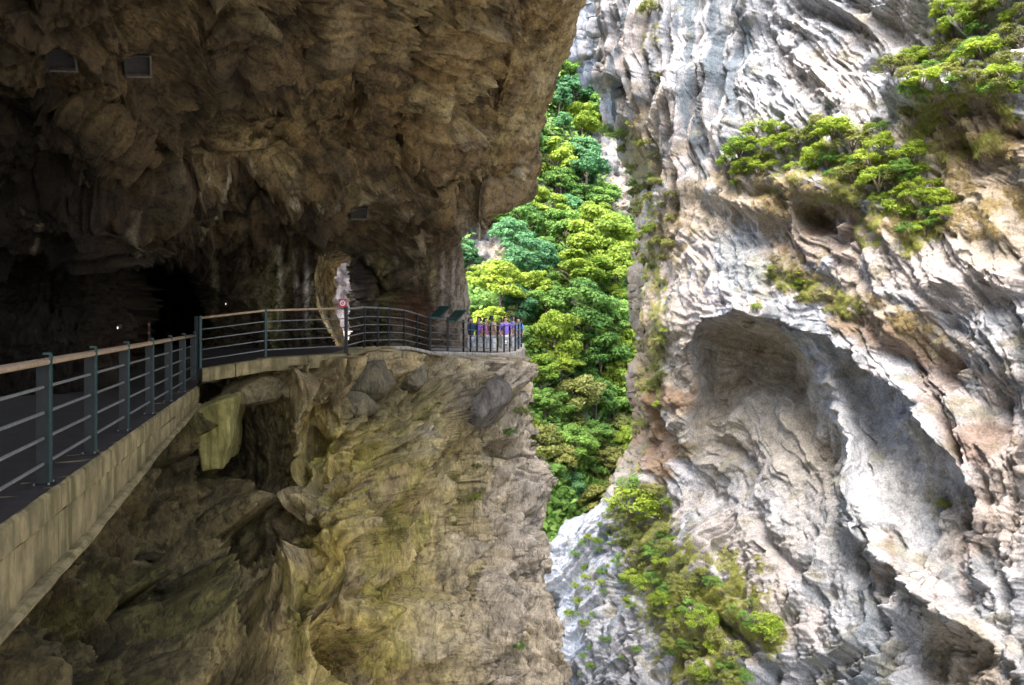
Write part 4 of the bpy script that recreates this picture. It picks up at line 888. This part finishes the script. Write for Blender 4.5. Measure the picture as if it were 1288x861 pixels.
# low kerb wall below the second railing
kw = empty("kerb_wall", W2[0]); tag(kw, "low tan stone kerb wall under the raised middle railing", 'kerb wall')
def seg(a_, b_, top, bot, th, name, mat, parent, outw=.12):
    d_ = (b_ - a_).normalized(); n_ = Vector((d_.y, -d_.x, 0)).normalized(); o_ = parent.location
    vs = []
    for e_ in (a_, b_):
        for w3, z3 in ((outw, top), (outw + .03, top - .05), (outw + .02, -bot), (outw - th, -bot), (outw - th, top)): vs.append(e_ + n_ * w3 + Vector((0, 0, z3)) - o_)
    m_ = 5; fs = [(k, (k + 1) % m_, m_ + (k + 1) % m_, m_ + k) for k in range(m_)] + [tuple(range(m_ - 1, -1, -1)), tuple(range(m_, 2 * m_))]
    return MB().add(vs, fs).build(name, mat, parent, bevel=.012)
for i in range(0, 8):
    a_, b_ = W2[i], W2[i + 1]; n = 2 if i < 2 else 1
    for k in range(n): seg(a_.lerp(b_, k / n), a_.lerp(b_, (k + 1) / n - .01), .0, .30 if i < 2 else .1, .5, "kerb_stone", M['concrete'] if i < 5 else M['pale_paving'], kw)
kw2 = empty("kerb_wall", W2[8]); tag(kw2, "pale concrete kerb around the sunlit outer corner", 'kerb wall')
for i in range(8, 16): seg(W2[i], W2[i + 1] - (W2[i + 1] - W2[i]) * .01, .02, .14 if i < 13 else .9, .5, "kerb_stone", M['pale_paving'], kw2)

# boulders wedged into the broken rock just under the walkway
def boulder(u, v, D_, size, seed, c, label, rz=0):
    bm = bmesh.new(); bmesh.ops.create_icosphere(bm, subdivisions=5, radius=1)
    off = Vector((seed * 3.1, seed * 1.7, 0)); g = random.Random(seed); planes = [Vector((g.uniform(-1, 1), g.uniform(-1, 1), g.uniform(-1, 1))).normalized() for _ in range(11)]
    for q in bm.verts:
        d_ = q.co.normalized(); k = min([1.0] + [g_ / max(d_.dot(n_), 1e-3) for n_, g_ in zip(planes, [.78, .82, .74, .86, .8, .76, .83, .79, .85, .77, .81]) if d_.dot(n_) > .3])
        k *= 1 + .09 * mnoise.noise(d_ * 2 + off) + .03 * mnoise.noise(d_ * 7 + off) + .012 * mnoise.noise(d_ * 18 + off); q.co = Vector((d_.x * size[0], d_.y * size[1], d_.z * size[2])) * k
    me = bpy.data.meshes.new("boulder"); bm.to_mesh(me); bm.free(); me.shade_smooth()
    at = me.color_attributes.new("tint", 'FLOAT_COLOR', 'POINT'); at.data.foreach_set("color", np.tile(np.array([*c, 1], np.float32), len(me.vertices)))
    me.materials.append(M['wet_rock']); o = bpy.data.objects.new("boulder", me); COL.objects.link(o); o.location = P(u, v, D_); o.rotation_euler = (R(8), R(-6), rz); tag(o, label, 'boulder')
boulder(394, 487, 17.6, (.95, .8, .42), 1, (.34, .26, .13), "broad tan boulder wedged under the kerb left of the black post")
boulder(318, 492, 17.2, (.75, .7, .38), 2, (.24, .19, .09), "low brown boulder under the middle of the kerb wall")
boulder(462, 478, 18.9, (.72, .7, .55), 3, (.15, .125, .07), "dark angular boulder right below the dark railing")
boulder(448, 512, 18.2, (.55, .6, .42), 4, (.17, .14, .075), "smaller dark boulder under the dark angular one")
boulder(606, 502, 24.3, (1.05, 1.0, .95), 5, (.14, .125, .10), "large rounded dark grey boulder below the outer corner", .6)
boulder(512, 472, 21.2, (.6, .7, .5), 6, (.20, .165, .10), "brown boulder at the top of the pale prow of the cliff")

# =================================================================== RAILINGS
def railing(label, pts, style, h=1.1, handmat='handrail', offs=None, ends=True, lean=0):
    """pts: base points of the posts"""
    t = empty("railing", pts[0]); tag(t, label, 'railing'); o_ = t.location
    for i, q in enumerate(pts):
        d_ = (pts[min(i + 1, len(pts) - 1)] - pts[max(i - 1, 0)]); d_.z = 0; d_.normalize(); n_ = Vector((d_.y, -d_.x, 0))
        Mx = Matrix((d_, n_, Vector((0, 0, 1)))).transposed(); c = q - o_
        if style == 'plate':
            po = MB().box(c + Vector((0, 0, h / 2 - .01)) + n_ * .0, (.012, .11, h - .02), Mx).build("post", M['slate'], t)
            for s in (-1, 1):
                b = MB(); b.box(c + d_ * .016 * s + n_ * .056 + Vector((0, 0, h / 2 + .015)), (.013, .016, h + .03), Mx)
                b.box(c + d_ * .016 * s + n_ * .03 + Vector((0, 0, h + .035)), (.013, .06, .02), Mx); b.build("flange", M['teal'], po)
            MB().box(c + Vector((0, 0, .01)), (.16, .15, .016), Mx).build("base_plate", M['slate'], po, bevel=.003)
            bb = MB()
            for sx in (-1, 1):
                for sy in (-1, 1): bb.tube([c + d_ * .06 * sx + n_ * .055 * sy + Vector((0, 0, .015)), c + d_ * .06 * sx + n_ * .055 * sy + Vector((0, 0, .035))], .01, 6)
            bb.build("bolt", M['rail'], po)
        else:
            wd = .035 if style == 'slim' else .05
            MB().box(c + Vector((0, 0, h / 2 + .02)), (wd, .06, h + .06), Mx).build("post", M['teal' if style == 'mid' and i % 1 == 0 else 'black'], t)
    for k in range(4):
        z = h * (.17 + .20 * k); b = MB(); b.tube([q - o_ + Vector((0, 0, z)) for q in pts], .0145, 6); b.build("rail", M['rail'], t, True)
    if style == 'plate':
        for s in (-1, 1):
            vs = []
            for i, q in enumerate(pts):
                d_ = (pts[min(i + 1, len(pts) - 1)] - pts[max(i - 1, 0)]); d_.z = 0; d_.normalize(); n_ = Vector((d_.y, -d_.x, 0)); vs.append(q - o_ + Vector((0, 0, h - .035 + .0 * s)) + n_ * (.034 * s))
            MB().tube(vs, .026, 8).build("handrail", M[handmat], t, True)
    else: MB().tube([q - o_ + Vector((0, 0, h)) for q in pts], .027, 8).build("handrail", M[handmat], t, True)
    return t
ypost = [-3.4, -1.8, -.2, 1.4, 3.0, 4.62, 6.3, 7.75, 9.3, 10.95, 12.6, 14.2, 15.75]
r1 = railing("near railing with tan handrail and slate plate posts along the dark walkway", [EX(y, -.04, 0.01) for y in ypost], 'plate')
r2 = railing("raised middle railing on the tan kerb before the dark tunnel wall", [W2[0], W2[1], W2[2]], 'mid')
# the thick dark post at the change of level
def thick_post(q, h, lo, label):
    o = MB().box((0, 0, (h - lo) / 2), (.07, .09, h + lo), None).build("post", M['black'], None, bevel=.006); o.location = q; tag(o, label, 'post')
thick_post(W2[0] + Vector((-.06, -.05, 0)), 1.14, .42, "tall black post where the near railing meets the raised one")
thick_post(W2[2] + Vector((.02, -.06, 0)), 1.16, .25, "black post beside the small red sign")
r3 = railing("dark railing curving in front of the streaked pillar", [W2[i] for i in (2, 3, 4, 5, 6, 7, 8)], 'slim', 1.08, 'rail')
r4 = railing("railing from the green boards to the start of the outer corner", [W2[8], W2[9], W2[10]], 'black', 1.1, 'rail')
sub = []
for i in range(10, 16):
    sub.append(W2[i]); sub.append(W2[i].lerp(W2[i + 1], .5))
r5 = railing("slender pale-topped railing around the outer corner in front of the visitors", sub, 'slim', 1.08, 'rail')

# =================================================================== SIGNS, BOARDS, SMALL THINGS
def board(cpos, yaw, pitch, label, post):
    t = empty("reading_board", post); tag(t, label, 'sign board', 'green reading boards'); o_ = t.location
    Mx = (Matrix.Rotation(yaw, 3, 'Z') @ Matrix.Rotation(pitch, 3, 'X')); c = cpos - o_
    MB().box(c, (.40, .60, .03), Mx).build("panel", M['board_green'], t, bevel=.004)
    for sx in (-1, 1): MB().box(c + Mx @ Vector((.215 * sx, 0, 0)), (.03, .66, .05), Mx).build("side_frame", M['board_green'], t)
    for sy in (-1, 1): MB().box(c + Mx @ Vector((0, .315 * sy, 0)), (.40, .03, .045), Mx).build("edge_frame", M['board_pale'], t)
    MB().box(Vector((0, 0, (c.z - .05) / 2)), (.06, .06, c.z - .05)).build("post", M['black'], t)
    MB().tube([Vector((0, 0, c.z - .15)), c - Vector((0, 0, .03))], .02, 6).build("strut", M['black'], t)
board(V(553.5, 392, 23.5), R(-35), R(35), "green slanted reading board nearer the dark pillar", W2[8] + Vector((0.02, -.12, 0)))
board(V(573.5, 397, 24.9), R(-35), R(35), "green slanted reading board nearer the outer corner", W2[9] + Vector((0.02, -.12, 0)))
# red warning sign
s_ = empty("warning_sign", V(431, 381, 17.75)); tag(s_, "small red warning sign with a white ring on the railing post", 'sign')
MB().box((0, 0, 0), (.20, .015, .19)).build("plate", M['red'], s_, bevel=.003)
b = MB(); vs = []; fs = []
for k in range(24):
    a_ = 2 * math.pi * k / 24
    for r_ in (.042, .068): vs.append((r_ * math.cos(a_), -.0105, r_ * math.sin(a_)))
for k in range(24): k2 = (k + 1) % 24; fs.append((2*k, 2*k+1, 2*k2+1, 2*k2))
b.add(vs, fs); b.box((0, -.0105, 0), (.11, .002, .018), Matrix.Rotation(R(45), 3, 'Y')); b.build("ring", M['white'], s_)
# square hatches in the rock ceiling
def hatch(u, v, w_, h_, roll, label):
    q, k = surf_point(UP_P, UP_UV, u, v); n = Vector(UP_N.reshape(-1, 3)[k]); n = (n * .5 + (Vector((0, 0, CZ)) - q).normalized() * .6).normalized()
    t = empty("hatch", q + n * .05); tag(t, label, 'hatch', None)
    t.rotation_euler = n.to_track_quat('Z', 'Y').to_euler(); t.rotation_euler.rotate_axis('Z', roll)
    MB().box((0, 0, .0), (w_, h_, .03)).build("cover_board", M['timber'], t)
    for sx in (-1, 1): MB().box((sx * (w_ / 2 + .015), 0, .05), (.03, h_ + .06, .14)).build("frame_side", M['timber_lit' if sx == 1 else 'timber'], t, bevel=.004)
    for sy in (-1, 1): MB().box((0, sy * (h_ / 2 + .015), .05), (w_, .03, .14)).build("frame_end", M['timber_lit' if sy == -1 else 'timber'], t, bevel=.004)
hatch(77, 71, .34, .30, R(10), "square timber hatch in the rock ceiling, the one nearer the left edge")
hatch(171, 79, .34, .30, R(14), "square timber hatch in the rock ceiling, right of the other")
hatch(451, 265, .40, .28, R(4), "flat brown board set in the layered rock above the opening")
# reflectors on a post in the dark passage
q = V(188, 440, 16.6); t = empty("reflector_post", q); tag(t, "slim dark post with three orange reflectors in the tunnel mouth", 'post')
MB().box((0, 0, -.1), (.05, .05, 1.5)).build("post", M['black'], t)
for k in range(3): MB().box((0, -.03, .20 + k * .19), (.035, .01, .05)).build("reflector", M['orange'], t)
lm, lnt, lb_ = new_mat("lamp_glow"); lb_.inputs["Emission Color"].default_value = (1, .97, .9, 1); lb_.inputs["Emission Strength"].default_value = .12
for (u, v, D_, lb) in ((148, 412, 13.2, "tiny lit white lamp on the dark tunnel wall"), (284, 382, 19.0, "tiny lit lamp on the wall behind the raised railing")):
    t = empty("wall_lamp", V(u, v, D_)); tag(t, lb, 'lamp')
    b = MB(); b.tube([(0, 0, -.02), (0, 0, .02)], .011, 8); b.build("bulb", lm, t, True)
    MB().box((0, .06, .02), (.05, .10, .08)).build("housing", M['black'], t, bevel=.005)

# =================================================================== VISITORS
def skin_mesh(name, verts, edges_, rad, mat, sub=1):
    me = bpy.data.meshes.new(name); me.from_pydata(verts, edges_, []); me.update()
    o = bpy.data.objects.new(name, me); COL.objects.link(o); o.modifiers.new("s", 'SKIN'); o.modifiers.new("b", 'SUBSURF').levels = sub
    for i, r_ in enumerate(rad): o.data.skin_vertices[0].data[i].radius = (r_, r_ * .8) if not isinstance(r_, tuple) else r_
    o.data.skin_vertices[0].data[0].use_root = True
    dg = bpy.context.evaluated_depsgraph_get(); m2 = bpy.data.meshes.new_from_object(o.evaluated_get(dg)); m2.name = name
    bpy.data.objects.remove(o); m2.materials.clear(); m2.materials.append(mat); m2.shade_smooth(); return m2
skin_m = plain_material("skin", (.50, .32, .22), .6, 0, .08, 12, .02)
hair_m = plain_material("dark_hair", (.02, .016, .014), .6, 0, .3, 30, .2)
V_ = [(0, 0, .92), (0, 0, 1.12), (0, 0, 1.36), (0, 0, 1.47), (0, -.01, 1.56), (0, -.01, 1.66),
      (.18, 0, 1.38), (.26, .02, 1.12), (.22, -.12, .92), (.21, -.17, .86), (-.18, 0, 1.38), (-.26, .02, 1.12), (-.22, -.12, .92), (-.21, -.17, .86),
      (.10, 0, .86), (.11, -.01, .48), (.11, .02, .08), (.11, -.12, .04), (-.10, 0, .86), (-.11, -.01, .48), (-.11, .02, .08), (-.11, -.12, .04)]
E_ = [(0, 1), (1, 2), (2, 3), (3, 4), (4, 5), (2, 6), (6, 7), (7, 8), (8, 9), (2, 10), (10, 11), (11, 12), (12, 13), (0, 14), (14, 15), (15, 16), (16, 17), (0, 18), (18, 19), (19, 20), (20, 21)]
Rd = [.14, .13, .15, .055, .085, .08, .06, .045, .032, .035, .06, .045, .032, .035, .085, .058, .04, .035, .085, .058, .04, .035]
body_me = skin_mesh("body", V_, E_, Rd, skin_m)
sh_me = skin_mesh("shirt", [(0, 0, .86), (0, 0, 1.12), (0, 0, 1.36), (0, 0, 1.44), (.18, 0, 1.38), (.26, .02, 1.14), (-.18, 0, 1.38), (-.26, .02, 1.14)], [(0, 1), (1, 2), (2, 3), (2, 4), (4, 5), (2, 6), (6, 7)], [.17, .155, .175, .08, .085, .065, .085, .065], M['white'])
tr_me = skin_mesh("trousers", [(0, 0, .92), (.10, 0, .84), (.11, -.01, .48), (.11, .02, .10), (-.10, 0, .84), (-.11, -.01, .48), (-.11, .02, .10)], [(0, 1), (1, 2), (2, 3), (0, 4), (4, 5), (5, 6)], [.155, .105, .08, .065, .105, .08, .065], M['white'])
hr_me = skin_mesh("hair", [(0, .03, 1.60), (0, .02, 1.70), (0, .06, 1.52)], [(0, 1), (0, 2)], [.10, .095, .06], hair_m)
def visitor(u, D_, rz, shirt, trous, label, s=1.0, zf=None):
    x = (u - CU) / F * D_; z = (W2[12].z - .28) if zf is None else zf
    t = empty("person", (x, D_, z), rz); t.scale = (s,) * 3; tag(t, label, 'person', None)
    child("body", body_me, t); child("hair", hr_me, t)
    for nm, me, c in (("shirt", sh_me, shirt), ("trousers", tr_me, trous)):
        m2 = me.copy(); m2.materials.clear(); m2.materials.append(plain_material(nm + "_cloth", c, .8, 0, .12, 14, .1)); child(nm, m2, t)
PU = (.34, .20, .75); BL = (.18, .32, .62)
for a_ in [(592, 29.0, .3, (.02, .06, .10), (.5, .52, .55), "leftmost visitor, in a dark navy top behind the corner railing", .98),
           (602, 30.6, -.6, PU, (.65, .68, .70), "visitor in a violet top next to the one in dark navy", 1.0),
           (611, 30.6, .9, (.50, .16, .36), (.6, .62, .66), "visitor in a pink top, between two in violet and tan", .97),
           (619, 29.8, 2.2, (.55, .40, .28), (.70, .72, .74), "visitor in a tan top at the middle of the corner railing", 1.02),
           (629, 31.2, -1.2, (.05, .05, .06), (.42, .43, .38), "visitor in a black top right of the tan one", .98),
           (636, 31.0, .2, PU, (.70, .72, .75), "visitor in a violet top nearer the right end of the railing", 1.0),
           (645, 31.4, 1.8, (.16, .17, .42), (.70, .70, .72), "visitor in a deep indigo top, second from the right end", 1.03),
           (652, 31.6, -.4, BL, (.35, .40, .52), "rightmost visitor, in a blue top at the end of the railing", .97)]:
    visitor(*a_)
